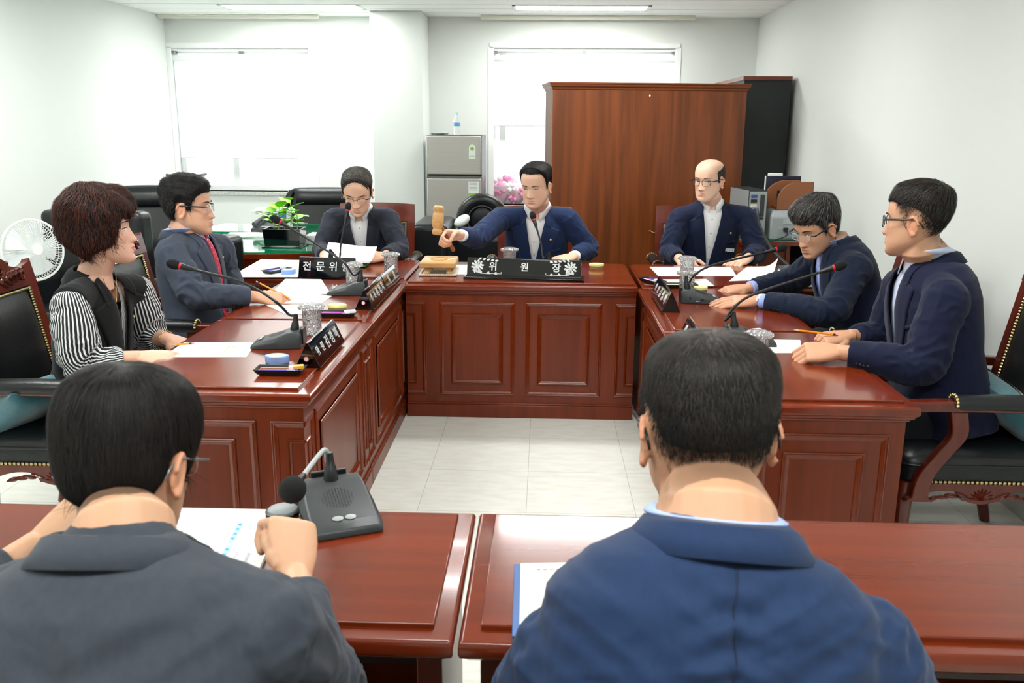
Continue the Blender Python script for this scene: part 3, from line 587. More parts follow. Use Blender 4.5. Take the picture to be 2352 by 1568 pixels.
for k in range(5):
    m = MB(); m.M = Q @ Matrix.Rotation(2*math.pi*k/5, 4, 'Z'); m.sheet([[(r*math.cos(a), r*math.sin(a), (-.03+.05*(j/5-.5))*sg) for j, a in enumerate([-.5+.2*j for j in range(6)])] for r in (.04, .09, .14, .175)]); m.build('blade', mat('fan_blade', '#e6edef', .3), t)
m = MB(); hp = Q @ V((0, 0, -.15*sg)); m.tube([hp-V((0, 0, .06)), (hp.x, hp.y, .06)], .016, 12); m.build('pole', FWH, t); MB().lathe([(0, 0), (.17, 0), (.165, .02), (.04, .05), (0, .06)], (hp.x, hp.y, 0)).build('base', FWH, t)
# ------------------------------------------------------------------ flowers on the sill of the right window
for i, (px, py, s_) in enumerate(((1150, 432, 1.5), (1190, 436, 1.15))):
    p = at(px, py, YB+.05); t = thing('flower_bouquet', ['pink and white wrapped bouquet at the left end of the window sill', 'white wrapped bouquet on the sill beside the chairman\'s head'][i], 'bouquet', (p.x, YB+.07, WR[2]+.01), 0, 'wrapped bouquets on the window sill'); rnd = random.Random(i)
    for j in range(11):
        k = j % 3; q = V((rnd.uniform(-.085, .085)*s_, rnd.uniform(-.05, .02), rnd.uniform(.05, .16)*s_)); m = MB(); ph = rnd.random()*6
        for a in range(6):
            e = V((math.cos(a*1.047+ph), -.35+.2*(a % 2), math.sin(a*1.047+ph))); m.ell(q+e*.022*s_, (.024*s_, .012*s_, .020*s_), Matrix.Rotation(-a*1.047-ph, 3, 'Y'), 9, 6)
        m.ell(q, (.014*s_,)*3, n=8, m=6); m.build('bloom', mat('petal%d' % k, ('#f3a3cb', '#fbe6ef', '#ffffff')[k], .7), t)
    m = MB(); n_ = 22; m.loft([[((r_*(1+.14*math.sin(5*a+j)))*math.cos(a)*s_, r_*.55*math.sin(a)*s_, z*s_) for a in [2*math.pi*i_/n_ for i_ in range(n_)]] for j, (r_, z) in enumerate(((.02, 0), (.04, .03), (.07, .07), (.095, .10), (.10, .115)))]); m.build('wrapping', mat('pink_wrap', '#fbe2ee', .35), t)
    MB().tube([(-.03, -.05, .12), (-.05, -.06, .02), (-.035, -.06, -.08), (-.06, -.06, -.2)], .016, 6, flat=.15).build('ribbon', mat('ribbon_pink', '#ef86b9', .4), t)
# ------------------------------------------------------------------ right corner: low desk, computer, printer, files
dz = at(1800, 552, 6.1).z; t = thing('side_table', 'dark wooden low desk in the right corner carrying the computer and printer', 'desk', (1.63, 6.32, 0))
MB().box((-.30, -.25, dz-.035), (.32, .24, dz-.006)).build('tabletop', WT, t, bevel=.004); MB().box((-.29, -.24, dz-.006), (.31, .23, dz)).build('green_desk_glass', GG, t)
for x in (-.3, .02, .28): MB().box((x, -.22, 0), (x+.025, .22, dz-.035)).build('side_panel', WF, t)
MB().box((-.28, -.2, .1), (.03, -.18, dz-.035)).build('drawer_front', WF, t); MB().box((-.28, .2, .05), (.3, .22, dz-.035)).build('back_panel', mat('near_black_board', '#14100e', .7), t)  # drawer front, and a near-black board closing the back
a, b = at(1716, 432, 6.14), at(1765, 436, 6.14); t = thing('computer_tower', 'silver-sided computer tower with its port-filled rear facing the table', 'computer', (b.x-.005, 6.13, dz), 8); Hh = b.z-dz
MB().box((-.13, 0, 0), (-.0, .36, Hh)).build('case', mat('case_dark', '#2a2d2f', .4), t, bevel=.004); MB().box((-.133, .004, .004), (-.131, .356, Hh-.004)).build('side_panel', mat('case_silver', '#b9c6c9', .3, .5), t)
m = MB(); m.box((-.125, -.003, .01), (-.005, .0005, Hh-.01)); m.build('rear_plate', mat('rear_grey', '#a3a8a6', .4, .4), t)
for k in range(6): MB().box((-.115, -.012, Hh-.05-.032*k), (-.075, -.002, Hh-.03-.032*k)).build('port', mat('port_%d' % (k % 3), ('#2f4f8f', '#1c1e20', '#d9d4c6')[k % 3], .5), t)
m = MB()
for k in range(7): m.box((-.115, -.006, .03+.02*k), (-.012, -.002, .042+.02*k))
m.build('slot_covers', GRY2, t); MB().box((-.05, -.006, Hh-.2), (-.02, -.002, Hh-.03)).build('vent', GRY, t)
a, b = at(1772, 484, 6.12), at(1850, 548, 6.12); t = thing('printer', 'grey office printer with power cable at its rear, right of the computer tower', 'printer', (a.x, 6.11, dz))
pw, ph_ = .33, a.z-dz
m = MB(); m.loft([[(0, .0, .0), (pw, 0, 0), (pw, .34, 0), (0, .34, 0)], [(0, 0, ph_*.8), (pw, 0, ph_*.8), (pw, .34, ph_*.8), (0, .34, ph_*.8)], [(.015, .03, ph_), (pw-.015, .03, ph_), (pw-.015, .32, ph_), (.015, .32, ph_)]]); m.build('casing', mat('printer_grey', '#9aa1a2', .45), t, bevel=.012, seg=3)
MB().box((.05, -.006, .015), (pw-.02, .0, ph_*.42)).build('rear_cover', mat('printer_grey2', '#8b9293', .45), t, bevel=.003); MB().box((.08, -.003, ph_*.55), (.2, .001, ph_*.72)).build('handle_recess', GRY2, t); MB().box((.085, -.014, .06), (.115, -.004, .085)).build('power_socket', BLK, t)
t = MB().tube(arc([(a.x+.1, 6.095, dz+.07), (a.x+.1, 6.06, dz+.04), (a.x+.03, 6.05, dz+.01), (a.x-.07, 6.05, dz-.02), (a.x-.12, 6.04, dz-.07)], 6), .004, 8).build('power_cord', BLK, None); tag(t, 'black power cord from the printer drooping over the low desk edge', 'cord')
p0 = at(1738, 480, 6.11); t = MB().tube(arc([(p0.x, 6.105, p0.z), at(1745, 520, 6.04), at(1775, 575, 5.98), at(1812, 612, 5.9)], 6), .012, 8).build('cable_bundle', mat('cable_grey', '#3a3d3e', .5), None); tag(t, 'thick dark cable bundle running from the computer tower down to the right', 'cable')
a, b = at(1760, 404, 6.36), at(1835, 470, 6.36); t = thing('monitor', 'thin dark monitor panel standing behind the brown file holder', 'monitor', (a.x, 6.36, dz)); mw = b.x-a.x
MB().box((0, 0, .12), (mw, .02, a.z-dz)).build('screen_panel', mat('screen_navy', '#1c1e33', .25), t, bevel=.003); MB().box((-.004, -.001, .12), (.0, .021, a.z-dz)).build('bezel', WHT, t); MB().cyl((mw/2, .03, 0), (mw/2, .03, .2), .02).build('stand', BLK, t); MB().box((mw/2-.1, -.03, 0), (mw/2+.1, .1, .012)).build('foot', BLK, t)
b0_ = at(1785, 436, 6.5); b1_ = at(1848, 470, 6.5)
p = at(1780, 445, 6.25); t = thing('file_holder', 'rounded brown wooden file holder behind the printer', 'file holder', (p.x-.0, 6.18, dz+ph_+.001))
m = MB(); q = [(.0, 0), (.24, 0), (.24, .19), (.14, .19)]+[(.14-.14*math.sin(a_), .05+.14*math.cos(a_)) for a_ in [math.pi/2*k/8 for k in range(1, 9)]]
m.prism(q, 0, .02); m.v = [V((v.x, v.z, v.y)) for v in m.v]; m.build('end_board', mat('file_brown', '#8a5534', .4), t, bevel=.003); m2 = MB(); m2.prism(q, 0, .02); m2.v = [V((v.x-.05, v.z+.16, v.y)) for v in m2.v]; m2.build('end_board', MT['file_brown'], t, bevel=.003)
MB().box((.0, .02, .0), (.24, .16, .02)).build('base_board', MT['file_brown'], t)
for k, (x, c_, h_, w2, y2) in enumerate(((.115, '#10142e', at(1785, 437, 6.27).z-(dz+ph_+.022)+.02, .095, 6.27), (.03, '#e7ece4', at(1785, 397, 6.42).z-(dz+ph_+.022)+.02, .05, 6.40))):
    o = MB().box((-w2, -.012, 0), (w2, .012, h_-.02)).build('document_file', mat('file%d' % k, c_, .5), None, loc=(p.x+x, y2, dz+ph_+.022 if k == 0 else dz), bevel=.003); o.scale.z = 1 if k == 0 else (h_-.02+ph_+.022)/(h_-.02); tag(o, ['wide dark navy document file standing in the rounded brown holder', 'tall white document file rising just above the dark monitor panel'][k], 'file')
# ------------------------------------------------------------------ microphones
MG = 'gooseneck conference microphones'
def mic(label, base, rz, neck, head, red=True, L=.185, W=.135, hd=None):
    """base: world centre of the foot; rz turns local +x (speaker side) ; neck: world points of the gooseneck after the collar"""
    t = thing('microphone', label, 'microphone', base, rz, MG); h = W/2; b = -L/2; f = L/2
    prof = [(f, .0, .0), (f, .014, .005), (f-.012, .022, .008), (b+.05, .058, .003), (b+.02, .064, 0), (b, .060, 0)]
    m = MB(); o = []
    for x, z, g in ((f-.004, .0, .006), (f, .012, .004)): pass
    sec = []
    for x, zt, hw in ((f-.010, .016, h*.90), (f-.002, .010, h*.93), (f-.02, .024, h), (0, .046, h), (b+.045, .060, h*.94), (b+.012, .062, h*.9), (b, .056, h*.86)):
        sec.append((x, zt, hw))
    sec = [(f, .008, h*.90), (f-.004, .016, h*.94), (f-.03, .026, h), (.0, .043, h), (b+.05, .060, h*.96), (b+.012, .062, h*.92), (b, .052, h*.88)]
    m.loft([[(x, -w_, 0), (x, w_, 0), (x, w_, z*.62), (x, w_*.86, z), (x, -w_*.86, z), (x, -w_, z*.62)] for x, z, w_ in sec]); m.build('microphone_base', GRY, t, bevel=.003)
    Q = Matrix.Translation((.012, 0, .0425)) @ Matrix.Rotation(R(15), 4, 'Y')
    m = MB(); m.M = Q
    for i in range(-6, 7):
        for j in range(-5, 6):
            if (i/6.5)**2+(j/5.5)**2 < 1: m.ell((-.012+i*.0052, j*.0062, .0005), (.0014, .0014, .0008), n=5, m=3)
    tag(m.build('speaker_grille', BLK, t), kind='stuff')
    for k in (-1, 1):
        m = MB(); m.M = Q; m.ell((.055, k*.013, .0006), (.008, .0115, .002), n=14, m=4); m.build('button', GRY2, t)
    for k in range(3):
        m = MB(); m.M = Matrix.Translation((-.02+.006*k, -h-.0008, .012)); m.ell((0, 0, 0), (.0014, .0006, .0014), n=6, m=4); m.build('side_mark', PAP, t)
    MB().box((.0, -h-.001, .018), (.012, -h+.001, .024)).build('slide_switch', BLK, t); MB().cyl((-.05, -h-.001, .028), (-.05, -h+.002, .028), .004).build('phone_jack', BLK, t)
    MB().box((b-.006, -h*.5, .012), (b+.004, h*.5, .07)).build('rear_bracket', BLK, t, bevel=.002)
    inv = (Matrix.Translation(base) @ Matrix.Rotation(R(rz), 4, 'Z')).inverted()
    cb = V((b+.03, 0, .058))
    N = [inv @ V(p) for p in neck]
    MB().tube([cb, cb+V((0, 0, .006)), cb+V((-.003, 0, .03)), cb+V((-.004, 0, .034)), cb+V((-.006, 0, .062))], [.017, .016, .0125, .0105, .0075], 14).build('collar', BLK, t, smooth=50)
    pts = arc([cb+V((-.006, 0, .058))]+N, 10)
    MB().tube(pts, [.0052+.0018*max(0, 1-abs(i/len(pts)-.46)/.03) for i in range(len(pts))], 10).build('gooseneck', BLK if red != 'grey' else GRY2, t)
    d = (pts[-1]-pts[-3]).normalized(); e = pts[-1]
    MB().tube([e-d*.02, e, e+d*.03, e+d*.04], [.0052, .008, .0115, .0115], 14).build('capsule_neck', BLK, t)
    if red is True: MB().tube([e+d*.034, e+d*.042], .0125, 16).build('red_ring', RED, t)
    up = d.orthogonal().normalized(); sd = d.cross(up); rm = Matrix((sd, up, d)).transposed()
    hr = .0185 if red != 'grey' else .027
    MB().ell(e+d*(.062 if red != 'grey' else .045), (hr, hr, .028 if red != 'grey' else .03), rm, 18, 12).build('foam_windscreen', mat('foam', '#141617', .95, bump=.8, bs=900), t)
    return t
mic('gooseneck microphone on the near left desk, its long neck bending toward the woman', (-.985, 3.215, TOP), 184, [at(664, 722, 3.24), at(630, 690, 3.22), at(560, 650, 3.20), at(438, 617, 3.19)], None)
mic('gooseneck microphone in front of the man in the red tie', (-.955, 4.275, TOP), 184, [at(812, 632, 4.27), at(790, 603, 4.26), at(745, 572, 4.25), at(660, 520, 4.22)], None)
mic('gooseneck microphone behind the black plate of the man reading papers', (-1.2, 5.04, TOP), 90, [at(779, 592, 4.99), at(783, 560, 5.05), at(795, 498, 5.12)], None)
mic('gooseneck microphone behind the long nameplate, its red ring lit below the chin', (.035, 5.03, TOP), 90, [at(1248, 592, 4.98), at(1243, 560, 5.02), at(1231, 519, 5.06)], None)
mic('gooseneck microphone in front of the grey-haired man, with neck reaching right', (.745, 4.19, TOP), -5, [at(1580, 652, 4.24), at(1597, 630, 4.24), at(1640, 608, 4.25), at(1765, 577, 4.27)], None)
mic('gooseneck microphone in front of the blue-suited man at right, partly behind the near head', (.80, 3.37, TOP), -5, [at(1666, 735, 3.40), at(1690, 702, 3.40), at(1740, 672, 3.40), at(1892, 622, 3.40)], None)
mic('large grey microphone base on the left front table, its short neck folded down', (-.425, 1.735, TOP), -66, [at(752, 1060, 1.83), at(748, 1034, 1.82), at(735, 1042, 1.78), at(690, 1100, 1.66)], None, 'grey', .20, .155)
p = on(650, 1178); t = thing('coaster', 'round grey disc with black rim on the front table beside the large microphone', 'coaster', (p.x, p.y, TOP)); MB().lathe([(0, 0), (.036, 0), (.037, .006), (.034, .008), (0, .008)]).build('rim', BLK, t); MB().lathe([(0, .008), (.033, .008), (.031, .011), (.025, .0125), (0, .013)]).build('disc_top', mat('disc_grey', '#7b8082', .35), t)
# ------------------------------------------------------------------ nameplates
SIL = mat('silver_lettering', '#dfe4e8', .25, .3)
def prism_plate(label, a, b, depth, hgt, txt, side, m=BLKG, big=.062, dots=True, xs=None):
    """a, b: base ends on the reader's side (world); body extends to the seated person's side"""
    a, b = V(a), V(b); L = (b-a).length; d = (b-a).normalized(); back = V((0, 0, 1)).cross(d)
    t = thing('nameplate', label, 'nameplate', ((a+b)/2), 0, 'black nameplates on the desks'); t.rotation_euler = (0, 0, math.atan2(d.y, d.x))
    P = [(0, 0), (0, .004), (depth/2-.004, hgt), (depth/2+.004, hgt), (depth, .004), (depth, 0)]
    MB().loft([[(x, y, z) for y, z in P] for x in (-L/2, L/2)]).build('plate_body', m, t, bevel=.0012)
    MB().box((-L/2+.004, .004, -.0), (L/2-.004, depth-.004, .0015)).build('felt_base', mat('green_felt', '#2f7a34', .9), t)
    up = V((0, depth/2-.004, hgt-.004)).normalized(); o = V((0, 0, .004)); n = V((1, 0, 0)).cross(up)
    k = len(txt)
    for i, ch in enumerate(txt):
        x = xs[i]*L if xs else L*(-.36+.72*i/(k-1)); s = big*.82*(.72 if (i < 2 and k > 4) else 1); c = o+up*((hgt*.52))+V((x, 0, 0))+n*.0008
        text(ch, s, SIL, t, axes(c, (1, 0, 0), up) , bold=.0006)
    if dots:
        MB().lathe([(0, 0), (.0085, 0), (.0085, .0015), (0, .0015)], (-L/2-.0001, depth*.55, hgt*.36), 18, (-1, 0, 0)).build('round_emblem', mat('emblem_white', '#eedfe2', .4), t); MB().tube([(-L/2-.001, depth*.55+.0078*math.cos(q), hgt*.36+.0078*math.sin(q)) for q in [2*math.pi*k/20 for k in range(20)]], .0013, 6, True).build('emblem_ring', mat('emblem_red', '#d4475c', .4), t)
    return t
prism_plate('black triangular nameplate on the near left desk with five silver characters', (-.752, 2.905, TOP), (-.752, 3.285, TOP), .085, .088, '위원김정매', 1)
prism_plate('black nameplate with five silver characters on the far left desk beside the mirror-like one', (-.752, 3.885, TOP), (-.752, 4.275, TOP), .085, .088, '위원정명자', 1)
prism_plate('mirror-like nameplate at the far corner of the left wing, two silver characters', (-.752, 4.29, TOP), (-.752, 4.66, TOP), .085, .088, '위원', 1, dots=False, xs=(-.18, .22))
prism_plate('black triangular nameplate on the far right desk with five silver characters', (.533, 4.365, TOP), (.533, 3.92, TOP), .08, .09, '위원김영배', 1, dots=False)
prism_plate('black nameplate on the near right desk, its tip showing above the near head', (.533, 3.43, TOP), (.533, 3.02, TOP), .08, .09, '위원이상훈', 1, dots=False)
p0, p1 = on(685, 637), on(786, 640); L = .31
prism_plate('black nameplate with large white characters on the back left desk', (p0.x, p0.y, TOP), (p0.x+L, p0.y-.03, TOP), .07, .108, '전문위원', 1, dots=False, big=.066, xs=(-.35, -.11, .12, .35))
# the long chairman's plate with inlaid peonies
p0, p1 = on(1064, 641), on(1341, 649); L = (p1-p0).length; t = thing('nameplate', 'long black chairman nameplate with mother-of-pearl flowers and three white characters', 'nameplate', ((p0+p1)/2), 0, 'black nameplates on the desks'); t.rotation_euler = (0, 0, math.atan2(p1.y-p0.y, p1.x-p0.x))
MB().loft([[(-L/2+g, g*.6, z), (L/2-g, g*.6, z), (L/2-g, .11-g*.6, z), (-L/2+g, .11-g*.6, z)] for g, z in ((0, 0), (0, .014), (.012, .02), (.016, .024))]).build('plate_foot', BLKG, t, bevel=.0015)
P = [(.012, .022), (.040, .108), (.052, .112), (.098, .022)]
MB().loft([[(x, y, z) for y, z in P] for x in (-L/2+.017, L/2-.017)]).build('plate_body', BLKG, t, bevel=.0015)
up = V((0, .028, .086)).normalized(); n = V((1, 0, 0)).cross(up); o = V((0, .012, .022))
for ch, x in zip('위원장', (-.165, .005, .175)): text(ch, .05, PEARL, t, axes(o+up*.047+V((x, 0, 0))+n*.0008, (1, 0, 0), up), bold=.001)
for g in (-1, 1):
    m = MB(); m.M = axes(o+n*.0006, (1, 0, 0), up); rnd = random.Random(5)
    def petal(cx, cy, an, ln, wd): 
        q = [(cx+math.cos(an)*ln*u-math.sin(an)*wd*s*math.sin(math.pi*u)**.7, cy+math.sin(an)*ln*u+math.cos(an)*wd*s*math.sin(math.pi*u)**.7) for s, us in ((1, (0, .2, .4, .6, .8, 1)), (-1, (.8, .6, .4, .2))) for u in us]
        m.prism(q, 0, .0008)
    cx, cy = g*.25, .05
    for r_, k_ in ((.0, 5), (.011, 8), (.02, 10)):
        for k in range(k_): a_ = k*2*math.pi/k_+r_*40; petal(cx+math.cos(a_)*r_, cy+math.sin(a_)*r_, a_, .016, .0058)
    for k in range(5): petal(cx-g*(.005+.022*k), cy+.034-.001*k, math.pi/2-g*(-.9-.15*k), .02, .005)
    for k in range(6): petal(cx-g*(.01+.02*k), cy-.037-.001*k, R(90)-g*R(-60+(k % 2)*140), .019, .0045)
    for k in range(4): petal(cx+g*.012*(k % 2), cy-.03+.004*k, R(90)+g*R(70+40*k), .02, .005)
    m.tube([(cx-g*x, cy-.038+dy, .001) for x, dy in ((-.02, .01), (.02, 0), (.06, -.003), (.1, .0), (.128, -.002), (.134, .003), (.128, .007))], .0016, 6); m.build('pearl_flower', PEARL, t)
# ------------------------------------------------------------------ tumblers with crystal lids
def tumbler(label, p, lid=True):
    t = thing('tumbler', label, 'glass', (p.x, p.y, TOP), 0, 'cut crystal tumblers with lids')
    m = MB(); n = 48
    def rg(r, z, am, ph, f=16): return [((r+am*abs(math.sin(f/2*q+ph)))*math.cos(q), (r+am*abs(math.sin(f/2*q+ph)))*math.sin(q), z) for q in [2*math.pi*i/n for i in range(n)]]
    m.loft([rg(.026, 0, 0, 0), rg(.033, .003, 0, 0), rg(.034, .012, .0015, 0), rg(.034, .03, .0025, .4), rg(.034, .045, .0025, .9), rg(.0345, .06, .0025, 1.4), rg(.035, .075, .002, 0), rg(.036, .098, .0015, 0), rg(.0362, .102, 0, 0), rg(.033, .102, 0, 0), rg(.031, .06, 0, 0), rg(.029, .012, 0, 0), rg(.01, .010, 0, 0)]); m.build('glass_body', CRY, t, smooth=25)
    MB().lathe([(0, .0115), (.029, .0125), (.031, .055), (0, .055)]).build('water', mat('water', '#ffffff', 0, trans=1, ior=1.33), t)
    if lid:
        m = MB(); m.loft([rg(.030, .1035, 0, 0), rg(.046, .104, .004, 0, 24), rg(.050, .109, .004, 0, 24), rg(.048, .115, .004, 0, 24), rg(.038, .121, .001, 0, 24), rg(.022, .125, 0, 0), rg(.002, .126, 0, 0)]); m.build('crystal_lid', CRY, t, smooth=25)
    return t
tumbler('lidded crystal tumbler on the near left desk behind the microphone base', on(718, 768)); tumbler('lidded crystal tumbler on the far left desk behind the microphone base', on(812, 658)); tumbler('lidded crystal tumbler on the back left desk by the papers', on(898, 630))
tumbler('lidded crystal tumbler behind the long chairman nameplate, only its lid showing', on(1170, 617)); tumbler('lidded crystal tumbler on the far right desk behind the microphone base', on(1576, 678)); tumbler('lidded crystal tumbler on the back right desk in front of the bald man', on(1577, 640)); tumbler('lidded crystal tumbler beside the sheet on the near right desk', on(1737, 838))
# ------------------------------------------------------------------ round sponge pots
YEL = mat('sponge_yellow', '#ebe59a', .7); BLU = mat('pot_blue', '#8fb0ee', .4)
def pot(label, p, c, rz=0):
    t = thing('moistener_pot', label, 'pot', (p.x, p.y, TOP), rz, 'small round finger-moistener pots')
    def sh(r, z): return [((r+.006*math.cos(q)**8)*math.cos(q)*1.12, r*.92*math.sin(q), z) for q in [2*math.pi*i/32 for i in range(32)]]
    if c == 'b':
        MB().loft([sh(.030, 0), sh(.032, .004), sh(.032, .026), sh(.030, .0285), sh(.026, .0285), sh(.025, .02)]).build('pot_body', BLU, t, bevel=.001); MB().loft([sh(.0245, .018), sh(.0245, .026), sh(.023, .0275)]).build('sponge', YEL, t)
    else:
        MB().loft([sh(.030, 0), sh(.031, .004), sh(.031, .018)]).build('pot_body', mat('clear_amber', '#b9a36a', .15, trans=.5), t); MB().loft([sh(.0325, .017), sh(.0325, .029), sh(.031, .031)]).build('lid', YEL, t, bevel=.001)
    return t
pot('pale blue moistener pot with yellow sponge on the near left desk', on(637, 833), 'b'); pot('pale blue moistener pot on the papers of the back left desk', on(663, 630), 'b', 40); pot('yellow-lidded moistener pot on the far left desk beside the pen tray', on(775, 714), 'y'); pot('yellow-lidded moistener pot alone on the chairman desk', on(1370, 617), 'y'); pot('yellow-lidded moistener pot on the far right desk behind the microphone', on(1605, 672), 'y'); pot('pale blue moistener pot on the near right desk beside the pen tray', on(1680, 778), 'b')
# ------------------------------------------------------------------ pen trays and their pens
PENC = {'r': mat('pen_red', '#e0305a', .3), 'b': mat('pen_blue', '#4a49e0', .3), 'w': mat('pen_pale', '#dbe6f2', .3), 'o': mat('pencil_orange', '#f2960f', .4), 'k': BLK, 'p': mat('pen_pink', '#f06fc0', .3), 'y': mat('marker_yellow', '#dcec3a', .4)}
NAMES = {'r': 'red', 'b': 'blue', 'w': 'pale', 'o': 'orange', 'k': 'black', 'p': 'pink', 'y': 'yellow'}
def tray(where, p, rz, pens, eraser=True, L=.165, W=.075):
    t = thing('pen_tray', 'shallow black plastic pen tray '+where, 'tray', (p.x, p.y, TOP+.004), rz, 'black pen trays')
    a, b = L/2, W/2
    MB().loft([[(-x, -y, z), (x, -y, z), (x, y, z), (-x, y, z)] for x, y, z in ((a-.012, b-.01, 0), (a, b, .018), (a-.003, b-.003, .018), (a-.014, b-.012, .003))]).build('tray_body', BLK, t, bevel=.001)
    for i, (sx, sy) in enumerate(((1, 1), (1, -1), (-1, 1), (-1, -1))): MB().cyl((sx*(a-.02), sy*(b-.018), -.004), (sx*(a-.02), sy*(b-.018), .001), .004).build('foot', BLK, t)
    M4 = Matrix.Translation((p.x, p.y, TOP+.004)) @ Matrix.Rotation(R(rz), 4, 'Z'); n = len(pens)
    for i, c in enumerate(pens):
        y = -b+.017+(W-.036)*(i/(n-1) if n > 1 else .5); pos = M4 @ V((-.008, y, .0085))
        q = thing('pen', '%s%s pen in the tray %s' % ('second ' if c in pens[:i] else '', NAMES[c], where), 'pen', pos, rz+(i % 2)*3-1, 'pens lying in the trays')
        MB().tube([(-.066, 0, 0), (-.058, 0, 0), (.03, 0, 0)], [.0018, .0046, .0046], 8).build('barrel', PENC[c], q); MB().tube([(.03, 0, 0), (.066, 0, 0), (.068, 0, 0)], [.0053, .0052, .003], 8).build('cap', PENC[c if c != 'w' else ('b' if i % 2 else 'r')], q); MB().box((.034, -.0015, .004), (.062, .0015, .0075)).build('clip', PENC[c], q)
    if eraser:
        pos = M4 @ V((.052, 0.004, .0185)); q = thing('eraser', 'white eraser in the pen tray '+where, 'eraser', pos, rz+24, 'erasers in the pen trays')
        MB().box((-.024, -.01, -.0055), (.024, .01, .0055)).build('rubber', PAP, q, bevel=.002); MB().box((-.012, -.0104, -.0058), (.0245, .0104, .0058)).build('sleeve', mat('sleeve_orange', '#f4b64a', .5) if 'near left' in where else PAP, q, bevel=.001)
    return t
tray('on the near left desk', on(645, 858), 1, 'wbrko'); tray('on the far left desk', on(776, 727), 0, 'wbr', True); tray('on the papers of the back left desk', on(636, 626), 60, 'wwb', True); tray('on the back right desk at its left edge', on(1498, 650), -62, 'wwrb', True); tray('at the front edge of the back right desk', on(1545, 663)+V((.02, .03, 0)), 2, 'rwy', False, .22); tray('on the near right desk', on(1705, 771), -1, 'wbr', True, .19)
# ------------------------------------------------------------------ papers and books
def sheet(label, pts, n=1, lines=None, name='paper_sheet', z=TOP, curl=0, cat='papers', group=None):
    """a sheet (or thin stack) from four table points a-b-c-d; lines: text bars printed on it"""
    P = [V((p.x, p.y, z+.0006)) for p in pts]; c = (P[0]+P[1]+P[2]+P[3])/4
    t = thing(name, label, cat, c, 0, group); a, b, d, e = [p-c for p in P]; th = .0005*n; N = 10
    g = lambda u, v: a.lerp(b, u).lerp(e.lerp(d, u), v)
    top_ = [[g(i/N, j/N)+V((0, 0, th+curl*max(0, (i/N-.55)/.45)**2*max(0, j/N))) for i in range(N+1)] for j in range(N+1)]
    m = MB(); m.sheet(top_); m.sheet([[q-V((0, 0, th)) for q in r] for r in top_][::-1])
    for r in ([q for q in top_[0]], [q for q in top_[-1]], [r[0] for r in top_], [r[-1] for r in top_]): m.sheet([r, [q-V((0, 0, th)) for q in r]])
    m.build('sheets', PAP, t, smooth=60)
    for li, (bars, mt) in enumerate(lines or []):
        m = MB(); zz = V((0, 0, th+.0004+.0003*li))
        for u0, u1, v0, v1 in bars: m.sheet([[g(u0, v0)+zz, g(u1, v0)+zz], [g(u0, v1)+zz, g(u1, v1)+zz]])
        m.build('printed_text', mt, t, smooth=0)
    return t
rows = lambda u0, u1, vs, h=.008, seed=1: [(u0, u0+(u1-u0)*random.Random(seed*100+i).uniform(.55, 1), v, v+h) for i, v in enumerate(vs)]
PINKT = mat('print_pink', '#f0b8b2', .8); PGREY = mat('print_grey', '#c3c8cc', .8); PCYAN = mat('print_cyan', '#a9dfe6', .8); PVIO = mat('print_violet', '#b9b6ea', .8); PLINE = mat('print_line', '#d0d4d6', .8)
def orient(ps): return ps
sheet('printed white sheet under the hands of the woman in the striped blouse', [on(372, 820), on(566, 820), on(588, 787), on(424, 786)], 1, [([(.66, .70, .15, .75), (.72, .76, .1, .8), (.79, .815, .3, .7)], PINKT), ([(.84+.03*(k % 2), .85+.03*(k % 2), .12+.1*k, .18+.1*k) for k in range(7)], PGREY)])
sheet('white sheet being written on by the man in the red tie', [on(575, 697), on(738, 697), on(762, 680), on(645, 662)], 1, [([(.55, .59, .2, .8), (.66, .7, .2, .8), (.75, .78, .3, .7)], PGREY)])
sheet('second white sheet on the far left desk, toward the back', [on(622, 676), on(760, 676), on(738, 642), on(655, 641)], 1, None, z=TOP+.0012)
sheet('third white sheet at the near edge of the far left desk', [on(655, 722), on(725, 722), on(712, 700), on(610, 700)], 1, None, z=TOP+.0002)
sheet('large spread of white papers covering the left of the back left desk', [on(527, 637), on(683, 637), on(728, 600), on(600, 596)], 4, [([(.62, .78, .3, .34)], PGREY)])
sheet('printed white sheet in front of the bald man, under his left hand', [on(1512, 634), on(1692, 634), on(1678, 613), on(1492, 613)], 2, [(rows(.1, .8, (.2, .3, .4), .02), PLINE)])
sheet('printed table sheet behind the tray on the back right desk', [on(1528, 660), on(1641, 657), on(1622, 641), on(1508, 642)], 1, [([(.1+.07*k, .105+.07*k, .1, .9) for k in range(11)]+[(.1, .85, .2+.25*k, .22+.25*k) for k in range(3)], PLINE)])
sheet('loose white papers with a lifted corner near the dark notebook', [on(1674, 646), on(1772, 642), on(1786, 612), on(1716, 613)], 3, None, curl=.05)
sheet('white sheet on the near right desk beside the crystal lid', [on(1690, 811), on(1842, 811), on(1838, 781), on(1712, 779)], 1, [([(.1+.05*k, .11+.05*k, .2, .5+.05*k) for k in range(6)], PGREY)])
sheet('small white paper slip under the hand with the wristwatch', [on(1655, 700), on(1700, 700), on(1690, 685), on(1645, 687)], 1)
sheet('white paper slip between gavel block and long nameplate', [on(1042, 630), on(1075, 630), on(1078, 608), on(1048, 608)], 1)
a = [on(1780, 636), on(1846, 636), on(1868, 613), on(1790, 612)]
sheet('cream note pad lying under the dark notebook at the right', [V((p.x-.02, p.y-.07, 0)) for p in a], 16, None, name='note_pad', cat='book')
t = thing('notebook', 'dark blue-grey notebook with small white lettering near the right back corner', 'book', (a[0]+a[2])/2); t.location.z = TOP+.0086
NB = mat('notebook_cover', '#3c4652', .5); w_ = (a[1]-a[0]).length; d_ = .2
